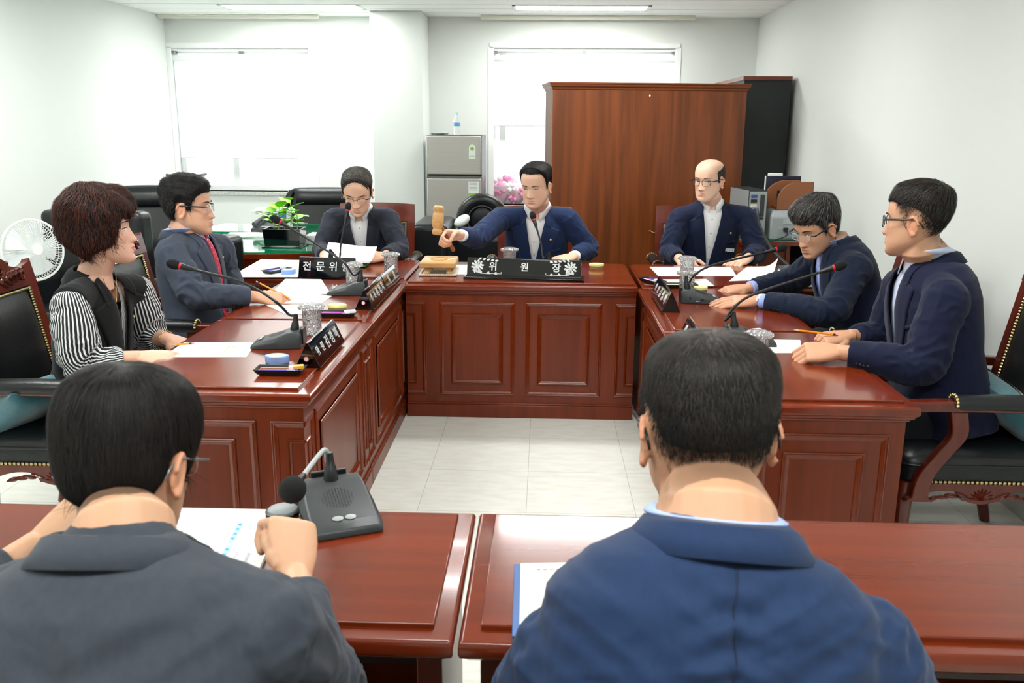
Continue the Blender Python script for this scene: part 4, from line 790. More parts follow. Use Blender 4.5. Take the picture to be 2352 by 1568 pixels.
MB().box((-w_/2, -.1, .001), (w_/2, .1, .010)).build('pages', PAP, t); MB().box((-w_/2-.003, -.104, .010), (w_/2+.003, .104, .0125)).build('cover', NB, t); MB().box((-w_/2-.003, -.104, -.001), (w_/2+.003, .104, .001)).build('back_cover', NB, t)
for yy in (-.08, .07):
    m = MB()
    for k in range(7): m.box((-.045+.013*k, yy, .0127), (-.037+.013*k, yy+.006, .0131))
    m.build('cover_lettering', PGREY, t)
# foreground document: a thick stack with blue header bands, text running away from the reader
d = [on(352, 1305), on(590, 1330), on(640, 1214), on(428, 1192)]
hdr = [(.66, .71, .02, .46), (.60, .65, .50, .95)]
hdr = [(.585, .64, .52, .97), (.585, .64, .02, .48)]
sheet('printed booklet with light blue header bands on the left front table', d, 16, [(hdr, PCYAN), ([(.69, .694, .55, .95), (.76, .764, .55, .95), (.69, .694, .05, .45), (.76, .764, .05, .45), (.06, .57, .53, .533), (.06, .57, .98, .983), (.80, .803, .05, .45), (.87, .873, .05, .45), (.05, .053, .05, .98)], PLINE), ([(.715, .74, .58+.045*k, .605+.045*k) for k in range(8)]+[(.715, .74, .08+.045*k, .105+.045*k) for k in range(7)], PVIO), ([(.82, .855, .09+.05*k, .125+.05*k) for k in range(6)]+[(.52-.055*j, .545-.055*j, .9-.03*k, .915-.03*k) for j in range(5) for k in range(9-j*2 if j else 12)]+[(.52-.055*j, .545-.055*j, .42-.03*k, .435-.03*k) for j in range(5) for k in range(9-j*2 if j else 12)], PGREY), ([(.595, .63, .6+.1*k, .63+.1*k) for k in range(4)]+[(.595, .63, .08+.1*k, .11+.1*k) for k in range(4)], mat('print_blue', '#4aa3e8', .8))], name='booklet')
# open folder under the right-hand foreground person
q0 = on(1190, 1452); t = thing('folder', 'open blue folder with cream pages on the right front table', 'folder', (q0.x+.16, 1.43, TOP), 1)
MB().box((-.172, -.13, 0), (.17, .115, .004)).build('cover', mat('folder_blue', '#3a63a0', .5, bump=.2, bs=400), t, bevel=.0015); m = MB()
rowsP = []
for j in range(9): rowsP.append([(-.160+.31*i/12, -.12+.23*j/8, .006+.006*math.sin(min(1, i/10)*math.pi/2)+.002) for i in range(13)])
m.sheet(rowsP); m.box((-.160, -.12, .004), (.15, .11, .0075)); m.build('pages', mat('cream_page', '#f3efdf', .6), t, smooth=60)
m = MB()
for k in range(9): m.box((-.13+.012*k, .082, .0095+.0003*k), (-.123+.012*k, .085, .0105+.0003*k))
m.build('printed_text', mat('print_red', '#dba6a0', .8), t)
p = on(1458, 1276); t = sheet('small folded white slip standing out beyond the open folder', [on(1440, 1282), on(1475, 1280), on(1480, 1262), on(1443, 1262)], 1, curl=.02)
# ------------------------------------------------------------------ gavel block on a crocheted mat
BW = mat('gavel_wood', '#cfa068', .35, var=.22, vs=(4, 40, 40)); a, b, c = on(958, 641), on(1040, 640), on(1046, 611)
ctr = V(((a.x+b.x)/2, (a.y+c.y)/2-.01, TOP)); t = thing('crochet_mat', 'knobbly cream crochet mat under the gavel block', 'mat', ctr, 2); CR = mat('crochet_yarn', '#cfc8ba', .95, bump=.6, bs=300)
m = MB(); m.box((-.095, -.125, 0), (.095, .125, .006)); m.build('mat_body', CR, t, bevel=.002)
m = MB()
for k in range(17):
    for s in (-1, 1): m.ell((-.095+.19*k/16, s*.125, .007), (.0085, .0085, .007), n=8, m=5)
for k in range(21):
    for s in (-1, 1): m.ell((s*.097, -.12+.24*k/20, .007), (.0085, .0085, .007), n=8, m=5)
tag(m.build('bobble_edge', CR, t), kind='stuff')
g = thing('sound_block', 'square light wooden gavel block on four turned feet', 'gavel block', ctr+V((0, .005, .0075)), 1)
for sx in (-1, 1):
    for sy in (-1, 1): MB().lathe([(0, 0), (.014, 0), (.017, .008), (.012, .016), (.017, .024), (.013, .030), (.015, .036), (0, .036)], (sx*.06, sy*.085, 0), 16).build('foot', BW, g)
MB().loft([[(-x, -y, z), (x, -y, z), (x, y, z), (-x, y, z)] for x, y, z in ((.094, .122, .036), (.098, .126, .04), (.098, .126, .064), (.088, .116, .07))]).build('block', BW, g, bevel=.003)
m = MB(); m.tube([(.045*math.cos(q), .055*math.sin(q)-.01, .0705) for q in [2*math.pi*k/32 for k in range(32)]], .0018, 6, True); m.build('carved_ring', mat('carved_wood', '#b9793c', .4), g)
m = MB()
for s in (-1, 1):
    for k in range(5): leaf(m, (s*(.048+.006*k), -.03+.012*k, .0705), (s*.7, .7*(1 if k % 2 else -1), 0), .02, .005, V((0, 0, 1)), .002)
m.build('painted_motif', PAP, g)
# ------------------------------------------------------------------ cushions on the two front armchairs
TEAL = mat('teal_satin', '#2a6a78', .45, sheen=.4, bump=.3, bs=60); SILK = mat('silver_brocade', '#b6bdb2', .3, .25, var=.5, vs=(28, 28, 28))
def pillow(label, c, rot, w_, h_, th, panel=True):
    t = thing('cushion', label, 'cushion', c); t.rotation_euler = [R(a) for a in rot]; N = 16; m = MB()
    for s in (1, -1): m.sheet([[(w_/2*u*(1-.10*(1-v*v)), h_/2*v*(1-.10*(1-u*u)), s*th/2*((1-u**4)*(1-v**4))**.55) for u in [-1+2*i/N for i in range(N+1)]][::s] for v in [-1+2*j/N for j in range(N+1)]])
    m.build('cover', TEAL, t, smooth=70)
    if panel:
        m = MB(); m.sheet([[(w_/2*u*.62, h_/2*v*.99*(1-.10*(1-u*u*.38)), .0025+th/2*((1-(u*.62)**4)*(1-(v*.99)**4))**.55) for u in [-1+2*i/N for i in range(N+1)]] for v in [-1+2*j/N for j in range(N+1)]]); m.build('brocade_band', SILK, t, smooth=70)
    return t
p = at(2255, 965, 3.05); pillow('teal cushion with a silvery brocade band on the right-hand armchair', (1.66, 3.10, .585), (10, 40, 12), .36, .40, .12)
p = at(85, 975, 3.05); pillow('teal cushion on the left-hand armchair behind the woman', (-1.84, 3.0, .565), (0, -36, -18), .34, .36, .11, False)
# ------------------------------------------------------------------ people
from mathutils.bvhtree import BVHTree
def evox(mb, size, it=3, name='tmp', fac=.5):
    """union of the overlapping closed pieces in mb as one continuous skin"""
    me = bpy.data.meshes.new(name); me.from_pydata([tuple(p) for p in mb.v], [], mb.f)
    bm = bmesh.new(); bm.from_mesh(me); bmesh.ops.recalc_face_normals(bm, faces=bm.faces); bm.to_mesh(me); bm.free()
    o = bpy.data.objects.new(name, me); col.objects.link(o)
    r = o.modifiers.new('r', 'REMESH'); r.mode = 'VOXEL'; r.voxel_size = size
    if it: s = o.modifiers.new('s', 'SMOOTH'); s.iterations = it; s.factor = fac
    dg = bpy.context.evaluated_depsgraph_get(); out = bpy.data.meshes.new_from_object(o.evaluated_get(dg))
    bpy.data.objects.remove(o); bpy.data.meshes.remove(me); return out
HT = [(-.119, .012, .074, .050), (-.114, .026, .085, .034), (-.103, .040, .091, .012), (-.088, .052, .091, -.012), (-.070, .060, .090, -.036), (-.045, .067, .088, -.060), (-.02, .0715, .087, -.078), (.0, .0735, .086, -.088), (.02, .0755, .089, -.095), (.045, .0775, .089, -.099), (.07, .0745, .083, -.097), (.09, .0665, .069, -.087), (.105, .052, .049, -.068), (.114, .035, .027, -.046), (.1185, .010, .0, -.018)]
def cr4(T, n=6):
    P = [T[0]]+list(T)+[T[-1]]; o = []
    for i in range(1, len(P)-2):
        for k in range(n):
            t = k/n; a, b, c, d = P[i-1:i+3]
            o.append(tuple(.5*(2*b[j]+(c[j]-a[j])*t+(2*a[j]-5*b[j]+4*c[j]-d[j])*t*t+(3*b[j]-a[j]-3*c[j]+d[j])*t**3) for j in range(4)))
    return o+[T[-1]]
HL = cr4(HT)
def g2(x, z, x0, z0, sx, sz): return math.exp(-((x-x0)/sx)**2-((z-z0)/sz)**2)
def face_bump(x, z, fem=0):
    a = abs(x); t = min(1, max(0, (.010-z)/.054)); y = 0
    if z > -.062:
        am = .003+.020*t**1.25; sx = .0075+.0065*t; y += am*math.exp(-(x/sx)**2)*(1 if z > -.044 else math.exp(-((z+.044)/.0065)**2))*(1 if z < .010 else math.exp(-((z-.010)/.01)**2))
    y += .0075*g2(a, z, .0150, -.040, .006, .0075)-.0085*g2(a, z, .0315, .003, .016, .0105)+.0042*g2(a, z, .0315, -.001, .013, .0065)+.004*g2(a, z, .030, .022, .022, .007)
    y += .0045*g2(a, z, .044, -.024, .020, .02)+.006*g2(x, z, 0, -.0625, .020, .0048)+.0068*g2(x, z, 0, -.0748, .0165, .0052)-.004*g2(x, z, 0, -.0685, .024, .0022)
    y += .0045*g2(x, z, 0, -.068, .026, .016)-.0035*g2(x, z, 0, -.0865, .02, .006)+.0045*g2(x, z, 0, -.103, .019, .012)-.0025*g2(a, z, .030, -.055, .006, .02)
    return y
def hring(L, n, p=2.35, bump=False, wide=1, jaw=1):
    z, a, yf, yb = L; yc, hd = (yf+yb)/2, (yf-yb)/2; o = []
    a = a*wide*(1+(jaw-1)*max(0, min(1, (-z-.02)/.05)))
    for i in range(n):
        q = 2*math.pi*i/n; s, c = math.sin(q), math.cos(q)
        x = a*math.copysign(abs(s)**(2/p), s); y = yc+hd*math.copysign(abs(c)**(2/p), c)
        if bump and c > 0: y += face_bump(x/wide, z)*min(1, c*3)
        o.append((x, y, z))
    return o
def face_y(x, z, wide=1):
    for A, B in zip(HL, HL[1:]):
        if A[0] <= z <= B[0]:
            t = (z-A[0])/(B[0]-A[0]); a, yf, yb = [A[j]+(B[j]-A[j])*t for j in (1, 2, 3)]; a *= wide; u = min(.98, abs(x)/a)
            return (yf+yb)/2+(yf-yb)/2*(1-u**2.35)**(1/2.35)+face_bump(x/wide, z)
    return .08
def hand_parts(mb, W, d, n, side, curls=None, s=1.17, spread=0, thumb=(.72, .62, -.22), tcurl=(12, 20)):
    W, d, n = V(W), V(d).normalized(), V(n); n = (n-d*n.dot(d)).normalized(); th = n.cross(d)*(1 if side == 'R' else -1)
    rings = []
    for y, hw, ht in ((-.015, .024, .019), (.0, .026, .018), (.03, .036, .0165), (.062, .041, .0145), (.088, .041, .0125), (.096, .038, .009)):
        rings.append([W+d*y*s+(th*math.copysign(abs(math.cos(q))**.75, math.cos(q))*hw+n*math.copysign(abs(math.sin(q))**.8, math.sin(q))*ht)*s for q in [2*math.pi*i/18 for i in range(18)]])
    mb.loft(rings)
    F = ((.029, .046, .027, .022), (.010, .050, .030, .023), (-.010, .046, .028, .022), (-.0285, .036, .022, .020)); curls = curls or [(18, 25, 15)]*4
    def chain(b, dr, lens, angs, r0, r1, nn):
        p = b; pts = [b-dr*.012]; rad = [r0]; dirv = dr; axis = dr.cross(nn).normalized()
        tot = sum(lens); acc = 0
        for L, a in zip(lens, angs):
            dirv = Matrix.Rotation(R(-a), 3, axis) @ dirv
            pts.append(p+dirv*.0001); rad.append((r0+(r1-r0)*acc/tot)*1.06); acc += L; pts.append(p+dirv*L*s*.5); rad.append((r0+(r1-r0)*(acc-L/2)/tot)*.97); p = p+dirv*L*s
        pts.append(p); rad.append(r1); mb.tube(pts, [r*s for r in rad], 10); mb.ell(p, (r1*s,)*3, n=10, m=8); return p
    tips = []
    for (x, *ls), c, k in zip(F, curls, (1.5, .5, -.5, -1.5)):
        b = W+(d*.088+th*x)*s; dd = (d+th*(.03+spread)*k).normalized(); tips.append(chain(b, dd, ls, c, .0094, .0076, n))
    td = (d*thumb[0]+th*thumb[1]+n*thumb[2]).normalized(); tn = (n*.5+th*.6-d*.2); tn = (tn-td*tn.dot(td)).normalized()
    b = W+(d*.022+th*.024-n*.004)*s; tips.append(chain(b, td, (.040, .032, .026), (0, *tcurl), .0125, .0095, tn)); mb.ell(b+td*.012, (.016*s,)*3, n=10, m=8)
    return tips
def cutfrom(me, planes, inside=True):
    """the part of a mesh on the inner side of every plane (point, outward normal)"""
    bm = bmesh.new(); bm.from_mesh(me)
    for co, no in planes: bmesh.ops.bisect_plane(bm, geom=bm.verts[:]+bm.edges[:]+bm.faces[:], plane_co=co, plane_no=no, clear_outer=True)
    return bm
def hole(me, planes):
    bm = bmesh.new(); bm.from_mesh(me)
    for co, no in planes: bmesh.ops.bisect_plane(bm, geom=bm.verts[:]+bm.edges[:]+bm.faces[:], plane_co=co, plane_no=no)
    kill = [f for f in bm.faces if all((f.calc_center_median()-V(co)).dot(V(no)) < 0 for co, no in planes)]
    bmesh.ops.delete(bm, geom=kill, context='FACES'); bm.to_mesh(me); bm.free()
def poly_planes(Q, r, f, u, o):
    """planes bounding a convex polygon given in (right, up) of the chest frame, plus a front-only plane"""
    c = V((sum(p[0] for p in Q)/len(Q), sum(p[1] for p in Q)/len(Q))); pl = []
    for a, b in zip(Q, Q[1:]+Q[:1]):
        a, b = V(a), V(b); e = b-a; n = V((e.y, -e.x)); 
        if n.dot(c-a) > 0: n = -n
        pl.append((o+r*a.x+u*a.y, (r*n.x+u*n.y).normalized()))
    return pl
SKIN = {}
def skin_mat():
    m = mat('skin', '#d9a98c', .42, attr='Col', bump=.06, bs=350, spec=.35); return m
def fabric(name, c, w=.06):
    m = mat(name, c, .78, var=w, vs=(90, 90, 22), bump=.10, bs=700, sheen=.08, spec=.22); return m
class Person: pass
def person(label, spec):
    """one seated figure; every joint is a world point"""
    S = spec; g = S.get; P, N = V(S['P']), V(S['N']); u = (N-P).normalized(); f = V(S['f']); f = (f-u*f.dot(u)).normalized(); r = f.cross(u)
    Lt = (N-P).length; base = V((P.x, P.y, 0)); T = Matrix.Translation(-base); bulk = g('bulk', 1)
    rnd = random.Random(S['seed'])
    C = V(S['C']); s = S['s']; yw, pt, rl = R(S['yaw']), R(S['pitch']), R(g('roll', 0)); wide = g('wide', 1); jaw = g('jaw', 1)
    hf = V((math.sin(yw)*math.cos(pt), -math.cos(yw)*math.cos(pt), -math.sin(pt))); hr = hf.cross(V((0, 0, 1))).normalized(); hu = hr.cross(hf)
    if rl: q = Matrix.Rotation(rl, 3, hf); hr, hu = q @ hr, q @ hu
    HM = Matrix(((hr.x*s, hf.x*s, hu.x*s, C.x), (hr.y*s, hf.y*s, hu.y*s, C.y), (hr.z*s, hf.z*s, hu.z*s, C.z), (0, 0, 0, 1))); HI = HM.inverted()
    J = {k: V(S[k]) for k in ('SR', 'SL', 'ER', 'EL', 'WR', 'WL')}
    # ---- body: head, neck, trunk, arms, hands and legs grown together
    mb = MB(); mb.M = HM; mb.loft([hring(L, 88, bump=True, wide=wide, jaw=jaw) for L in HL])
    for k in (-1, 1):
        e = Matrix.Rotation(R(k*14), 3, 'Z') @ Matrix.Rotation(R(-10), 3, 'X'); c = V((k*.0765*wide, -.010, -.010))
        mb.ell(c, (.006, .0155, .027), e, 14, 12); mb.tube([c+e @ V((k*.006, .017*math.cos(q), .028*math.sin(q)-.002)) for q in [R(-100+28*i) for i in range(11)]], [.0035]+[.0046]*9+[.004], 8); mb.ell(c+V((k*.004, .004, -.029)), (.006, .009, .010), n=8, m=6)
    mb.M = Matrix.Identity(4)
    nk = g('neck', .058)*s; nb0 = HM @ V((0, -.012, -.02)); nb1 = HM @ V((0, -.012, -.09)); nt = N-f*.0+u*.01; mb.tube([nb0, nb1, nb1.lerp(nt, .6), nt, N-u*.05], [nk*.80, nk*.95, nk, nk*1.08, nk*1.25], 20)
    tz = [(.0, .065, .05, -.055), (-.05, .10, .05, -.07), (-.12, .125, .055, -.085), (-.25, .125, .06, -.085), (-.38, .13, .07, -.08), (-Lt, .16, .11, -.11), (-Lt-.07, .13, .09, -.09)]
    def trings(tb, gx=0, gy=0): return [[N+u*z+r*(a+gx)*bulk*math.copysign(abs(math.sin(q))**.85, math.sin(q))+f*((yf+yb)/2+(yf-yb+2*gy)/2*bulk*math.copysign(abs(math.cos(q))**.85, math.cos(q))) for q in [2*math.pi*i/36 for i in range(36)]] for z, a, yf, yb in tb]
    mb.loft(trings(tz)); tips = {}
    for k in 'RL':
        S_, E, W = J['S'+k], J['E'+k], J['W'+k]; mb.tube([N.lerp(S_, .3)-u*.05, S_, S_.lerp(E, .5), E, E.lerp(W, .35), E.lerp(W, .85), W], [.045, .050, .044, .038, .040, .030, .027], 14)
        h = S['H'+k]; tips[k] = hand_parts(mb, W, h[0], h[1], k, *(h[2:3]), **(h[3] if len(h) > 3 else {}))
    K, A = {}, {}
    gf = V((f.x, f.y, 0)).normalized(); gr = V((r.x, r.y, 0)).normalized()
    for k, sg in (('R', 1), ('L', -1)):
        hp = P+gr*sg*.085+V((0, 0, -.02)); K[k] = V((P.x, P.y, .50))+gf*g('thigh', .40)+gr*sg*.12; A[k] = V((K[k].x, K[k].y, .09))+gf*g('shin', .0); A[k].z = .09
        mb.tube([hp, hp.lerp(K[k], .5), K[k], K[k].lerp(A[k], .35), A[k]], [.075, .066, .052, .050, .036], 12); mb.ell(A[k]+gf*.06-V((0, 0, .055)), (.04, .04, .03))
    me = evox(mb, g('vox', .0032), 3); co = [HI @ v.co for v in me.vertices]
    base_c = lin(g('skin', '#d7a487')); ca = me.color_attributes.new('Col', 'FLOAT_COLOR', 'POINT'); hb = g('hair'); hairc = lin(hb['c']) if hb else None
    buf = []
    for v, p in zip(me.vertices, co):
        c = list(base_c[:3]); x, y, z = p
        if -.13 < z < .13 and abs(x) < .1 and -.12 < y < .13:
            if y > .06:
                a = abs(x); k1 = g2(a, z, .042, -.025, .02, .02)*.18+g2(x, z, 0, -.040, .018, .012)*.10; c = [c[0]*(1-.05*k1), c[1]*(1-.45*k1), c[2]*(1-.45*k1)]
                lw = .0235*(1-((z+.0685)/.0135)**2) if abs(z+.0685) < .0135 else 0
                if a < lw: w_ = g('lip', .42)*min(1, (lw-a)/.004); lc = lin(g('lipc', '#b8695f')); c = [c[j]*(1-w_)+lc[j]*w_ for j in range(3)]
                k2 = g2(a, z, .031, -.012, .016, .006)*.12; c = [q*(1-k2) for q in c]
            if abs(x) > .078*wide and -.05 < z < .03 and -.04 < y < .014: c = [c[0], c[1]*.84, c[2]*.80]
            if hb and hb.get('stub', 1):
                k3 = sum(max(0, min(1, (z-hair_edge(hb, x/wide, y+dy, 'stubedge')+.010)/hb.get('stubfade', .035))) for dy in (-.014, -.007, 0, .007, .014))/5*hb.get('stub', 1)
                if k3 > 0 and not (abs(x) > .079 and z < .03): c = [c[j]*(1-k3*.8)+hairc[j]*k3*.8 for j in range(3)]
        if v.co.z < C.z-.3: c = [c[0], c[1]*.93, c[2]*.90]
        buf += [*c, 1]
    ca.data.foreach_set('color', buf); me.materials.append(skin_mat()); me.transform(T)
    body = bpy.data.objects.new('person', me); col.objects.link(body); body.location = base; me.shade_smooth(); tag(body, label, 'person', g('group'))
    o = Person(); o.body = body; o.base = base; o.T = T; o.J = J; o.HM = HM; o.tips = tips; o.N, o.P, o.u, o.f, o.r, o.s = N, P, u, f, r, s; o.nd = (nb1-N).normalized(); o.nk = nk; o.rnd = rnd; o.wide = wide
    def add(name, m_, mt, sm=180):
        if isinstance(m_, MB): q = m_.build(name, mt, None, smooth=sm); q.data.transform(T); q.parent = body; return q
        m_.materials.clear(); m_.materials.append(mt); m_.transform(T); m_.shade_smooth(); q = bpy.data.objects.new(name, m_); col.objects.link(q); q.parent = body; return q
    o.add = add
    # ---- trousers and shoes
    mb = MB(); mb.loft(trings([(-Lt+.12, .17, .12, -.115), (-Lt, .185, .13, -.135), (-Lt-.075, .165, .11, -.115)]))
    for k, sg in (('R', 1), ('L', -1)):
        hp = P+gr*sg*.085+V((0, 0, -.02)); mb.tube([hp, hp.lerp(K[k], .5), K[k], K[k].lerp(A[k], .3), K[k].lerp(A[k], .97)], [.10, .088, .072, .066, .058], 14)
    tm = S.get('trousers', '#1b1d24'); add('trousers', evox(mb, .009, 5), fabric('trousers_'+tm[1:], tm))
    for k in 'RL':
        m = MB(); a = A[k]; m.loft([[a+gf*y+gr*hw*math.cos(q)+V((0, 0, -.088+max(0, zh*(math.sin(q)*.5+.5)))) for q in [2*math.pi*i/14 for i in range(14)]] for y, hw, zh in ((-.075, .02, .05), (-.06, .036, .085), (.0, .04, .10), (.07, .046, .07), (.14, .046, .045), (.19, .03, .03), (.20, .008, .012))]); add('shoe', m, BLK)
    # ---- eyes, brows, mouth
    if g('face', True):
        for k in (-1, 1):
            ex, hh = .0318*wide, g('eye', .0046); op = hh
            m = MB(); n = 12; rws = []
            for j in range(5):
                v_ = -1+j/2; rws.append([(k*ex+.0148*U, face_y(k*ex+.0148*U, v_*op*(1-U*U)**.7-.0005, wide)+.0012, v_*op*(1-U*U)**.7-.0005+k*U*.0008) for U in [-1+2*i/n for i in range(n+1)]])
            m.sheet(rws); m.k = 1; ix = k*ex+g('gaze', 0); m.ell((ix, face_y(ix, -.0005, wide)+.0012, -.0002+g('gazez', 0)), (.0052, .0012, min(.0052, op*.98)), n=14, m=6); m.v = [HM @ p for p in m.v]; e_ = add('eye', m, [mat('eye_white', '#e3ddd6', .25), mat('iris_dark', '#150d0a', .15)])
            m = MB(); m.tube([HM @ V((k*ex+.0158*U, face_y(k*ex+.0158*U, op*(1-U*U)**.7, wide)+.0016, op*max(0, 1-U*U)**.7+k*U*.0008)) for U in [-1+2*i/10 for i in range(11)]], [.0008]+[.0015*s]*9+[.0008], 6); add('upper_eyelid', m, mat('lash', '#2a1b15', .6))
            m = MB(); m.tube([HM @ V((k*(.0145+.036*t)*wide, face_y(k*(.0145+.036*t)*wide, .0205+.005*math.sin(t*2.4), wide)+.0008, .0195+.0055*math.sin(t*2.5)-.002*t)) for t in [i/9 for i in range(10)]], [.002, .0036, .0042, .0044, .0042, .0038, .0034, .0028, .002, .001], 6, flat=.55); add('eyebrow', m, mat('brow_'+g('brow', '#1d1512')[1:], g('brow', '#1d1512'), .8))
        for k in (-1, 1): m = MB(); m.ell(HM @ V((k*.0078*wide, face_y(k*.0078*wide, -.0485, wide)+.0005, -.0478)), (.0034*s, .0034*s, .0018*s), n=8, m=5); add('nostril_shade', m, mat('mouth_dark', '#6d2e2a', .6))  # dark spots that paint in the shade under the nose tip
        sm_ = g('smile', 0); m = MB(); m.tube([HM @ V((x*wide, face_y(x*wide, -.0685, wide)+.0004, -.0685+sm_*(abs(x)/.024)**2)) for x in [-.024+.048*i/12 for i in range(13)]], [.0006]+[.0013]*11+[.0006], 6); add('mouth_line', m, mat('mouth_dark', '#6d2e2a', .6))
    if hb: make_hair(o, hb)
    if g('glasses'): glasses(o, *S['glasses'])
    return o
def hair_edge(hb, x, y, key='edge'):
    pts = hb.get(key) or hb['edge']
    if y >= pts[0][0]: z = pts[0][1]
    elif y <= pts[-1][0]: z = pts[-1][1]
    else:
        for (y0, z0), (y1, z1) in zip(pts, pts[1:]):
            if y1 <= y <= y0: t = (y0-y)/(y0-y1); z = z0+(z1-z0)*t; break
    if y > .05: z += hb.get('peak', .0)*(abs(x)/.05)**2
    return z
MEN = [(.083, .066), (.066, .070), (.052, .060), (.040, .040), (.030, .018), (.022, -.012), (.012, -.010), (.006, .024), (-.026, .022), (-.034, -.012), (-.044, -.050), (-.07, -.078), (-.10, -.085)]
def make_hair(o, hb):
    HM, rnd, s = o.HM, o.rnd, o.s; n = 120; wide = o.wide; vs, hs = [], []
    top_t, side_t, back_t = hb['t']
    cen = V((0, -.008, .012)); rings = [hring(L, n, wide=wide) for L in cr4(HT, 9)]; G = len(rings)
    def thick(x, y, z):
        e = z-hair_edge(hb, x/wide, y)
        bald = hb.get('bald')
        k = max(0, min(1, e/hb.get('fade', .030)))**.85
        a = max(0, min(1, (z-.03)/.06)); t = side_t*(1-a)+top_t*a
        if y < -.04: t = t*(1-.6*min(1, (-.04-y)/.04)*(1-a))+back_t*.6*min(1, (-.04-y)/.04)*(1-a)
        if hb.get('front'): t += hb['front']*max(0, min(1, (y-.02)/.06))*a
        if bald:
            d = ((x/bald[2])**2+((y-bald[0])/bald[3])**2+((z-bald[1])/bald[4])**2); 
            if d < 1: k = 0
            elif d < 1.8: k *= (d-1)/.8
        return t*k
    for rg in rings:
        for p in rg:
            p = V(p); t = thick(*p); d = (p-cen).normalized(); d.z *= hb.get('lift', 1); nz = noise.noise(V((p.x*hb.get('nf', 38), p.y*hb.get('nf', 38), p.z*hb.get('nf', 38)*.6))+V((o.rnd.random()*0, s*7, 0)))
            tt = t*(1+hb.get('na', .22)*nz); vs.append(p+d*(tt+(.0006 if t > .0003 else -.004))); hs.append(t)
    fs = []; tn = hb.get('thin')
    for j in range(G-1):
        for i in range(n):
            q = (j*n+i, j*n+(i+1) % n, (j+1)*n+(i+1) % n, (j+1)*n+i)
            if max(hs[k] for k in q) > .0004: fs.append(q)
    if all(hs[(G-1)*n+i] > .0004 for i in range(n)): fs.append(tuple((G-1)*n+i for i in range(n)))
    m = MB(); m.M = HM; use = sorted({i for q in fs for i in q}); ix = {a: b for b, a in enumerate(use)}
    pv = [vs[i] for i in use]; pf = [tuple(ix[i] for i in q) for q in fs]
    m.add(pv, pf)
    bvh = BVHTree.FromPolygons(pv, pf); c0 = V(lin(hb['c'])[:3]); c1 = V(lin(hb.get('c2', hb['c']))[:3]); cols = [tuple(c0)]*len(pv)
    if tn:
        sc_ = V(lin(tn[3])[:3]); cols = []
        for p in pv: k = math.exp(-((p.x-tn[0])/tn[4])**2-((p.y-tn[1])/tn[5])**2)*(1 if p.z > .05 else 0)*tn[2]; cols.append(tuple(c0*(1-k)+sc_*k))
    crown = V(hb.get('crown', (0, -.045, .112))); cnt = hb['n']; ln = hb['len']; cand = [i for i in range(len(use)) if hs[use[i]] > .001]
    wd = hb.get('w', .0013); curl = hb.get('curl', 0); bm_ = MB()
    for _ in range(cnt):
        p = pv[rnd.choice(cand)]
        if tn and rnd.random() < tn[2]*.9*math.exp(-((p.x-tn[0])/tn[4])**2-((p.y-tn[1])/tn[5])**2): continue
        p = p+V((rnd.uniform(-.003, .003), rnd.uniform(-.003, .003), rnd.uniform(-.003, .003)))
        L = ln*rnd.uniform(.6, 1.25); K = 6; loc, nor, _i, _d = bvh.find_nearest(p)
        if loc is None: continue
        if nor.dot(loc-cen) < 0: nor = -nor
        fl = hb['flow'](loc, crown); q = loc-nor*.001; row = []; ph = rnd.random()*6.3; js = hb.get('jit', .16); jit = V((rnd.gauss(0, js), rnd.gauss(0, js), rnd.gauss(0, js))); ok = True
        for k in range(K+1):
            d = (hb['flow'](q, crown)+jit); d = (d-nor*d.dot(nor))
            if d.length < 1e-5: break
            d.normalize(); sd = d.cross(nor)
            c_ = q+nor*(.0004+hb.get('up', .0022)*(k/K)**1.6)+sd*curl*math.sin(ph+k*hb.get('cf', 1.6))+nor*curl*.6*math.cos(ph+k*hb.get('cf', 1.6)); w_ = wd*(1-.8*k/K)*rnd.uniform(.85, 1.15)
            row.append((c_-sd*w_, c_+nor*w_*.5, c_+sd*w_)); q2 = q+d*L/K; l2, n2, _i, _d = bvh.find_nearest(q2)
            if n2.dot(l2-cen) < 0: n2 = -n2
            q, nor = (l2, n2) if (l2-q2).length < .0045 else (q2-nor*.001, nor)
        if len(row) > 2:
            b_ = len(m.v); m.sheet([list(x) for x in row]); t_ = rnd.random()**hb.get('cp', 1.4); cc = tuple(c0*(1-t_)+c1*t_); cols += [cc]*(len(m.v)-b_)
    # short clipped hairs in the fade between skin and the longer hair
    n2_ = hb.get('short', 500); sk = []
    for rg in rings:
        for p in rg:
            y, z, x = p[1], p[2], p[0]
            e2 = z-hair_edge(hb, x/wide, y, 'stubedge')
            if e2 > -.004 and thick(*p) < .003 and not (abs(x) > .07 and y > -.03 and z < .022 and y < .012) and (not hb.get('bald') or rnd.random() < hb.get('bshort', 0) or ((x/hb['bald'][2])**2+((y-hb['bald'][0])/hb['bald'][3])**2+((z-hb['bald'][1])/hb['bald'][4])**2) > 1): sk.append((V(p), e2))
    for _ in range(n2_ if sk else 0):
        p, e2 = rnd.choice(sk)
        if rnd.random() > .12+e2*hb.get('sg', 14): continue
        p = p+V((rnd.uniform(-.003, .003), rnd.uniform(-.003, .003), rnd.uniform(-.003, .003))); nr = (p-cen).normalized(); d = hb['flow'](p, crown)+V((rnd.gauss(0, .25), rnd.gauss(0, .25), rnd.gauss(0, .25))); d = (d-nr*d.dot(nr)).normalized(); sd = d.cross(nr); b_ = len(m.v); w_ = wd*.6
        m.sheet([[p-sd*w_+nr*.0002, p+nr*.0004, p+sd*w_+nr*.0002], [p+d*.006-sd*w_*.7+nr*.001, p+d*.006+nr*.0014, p+d*.006+sd*w_*.7+nr*.001], [p+d*.011-sd*w_*.2+nr*.0016, p+d*.011+nr*.0018, p+d*.011+sd*w_*.2+nr*.0016]]); cols += [tuple(c0)]*(len(m.v)-b_)
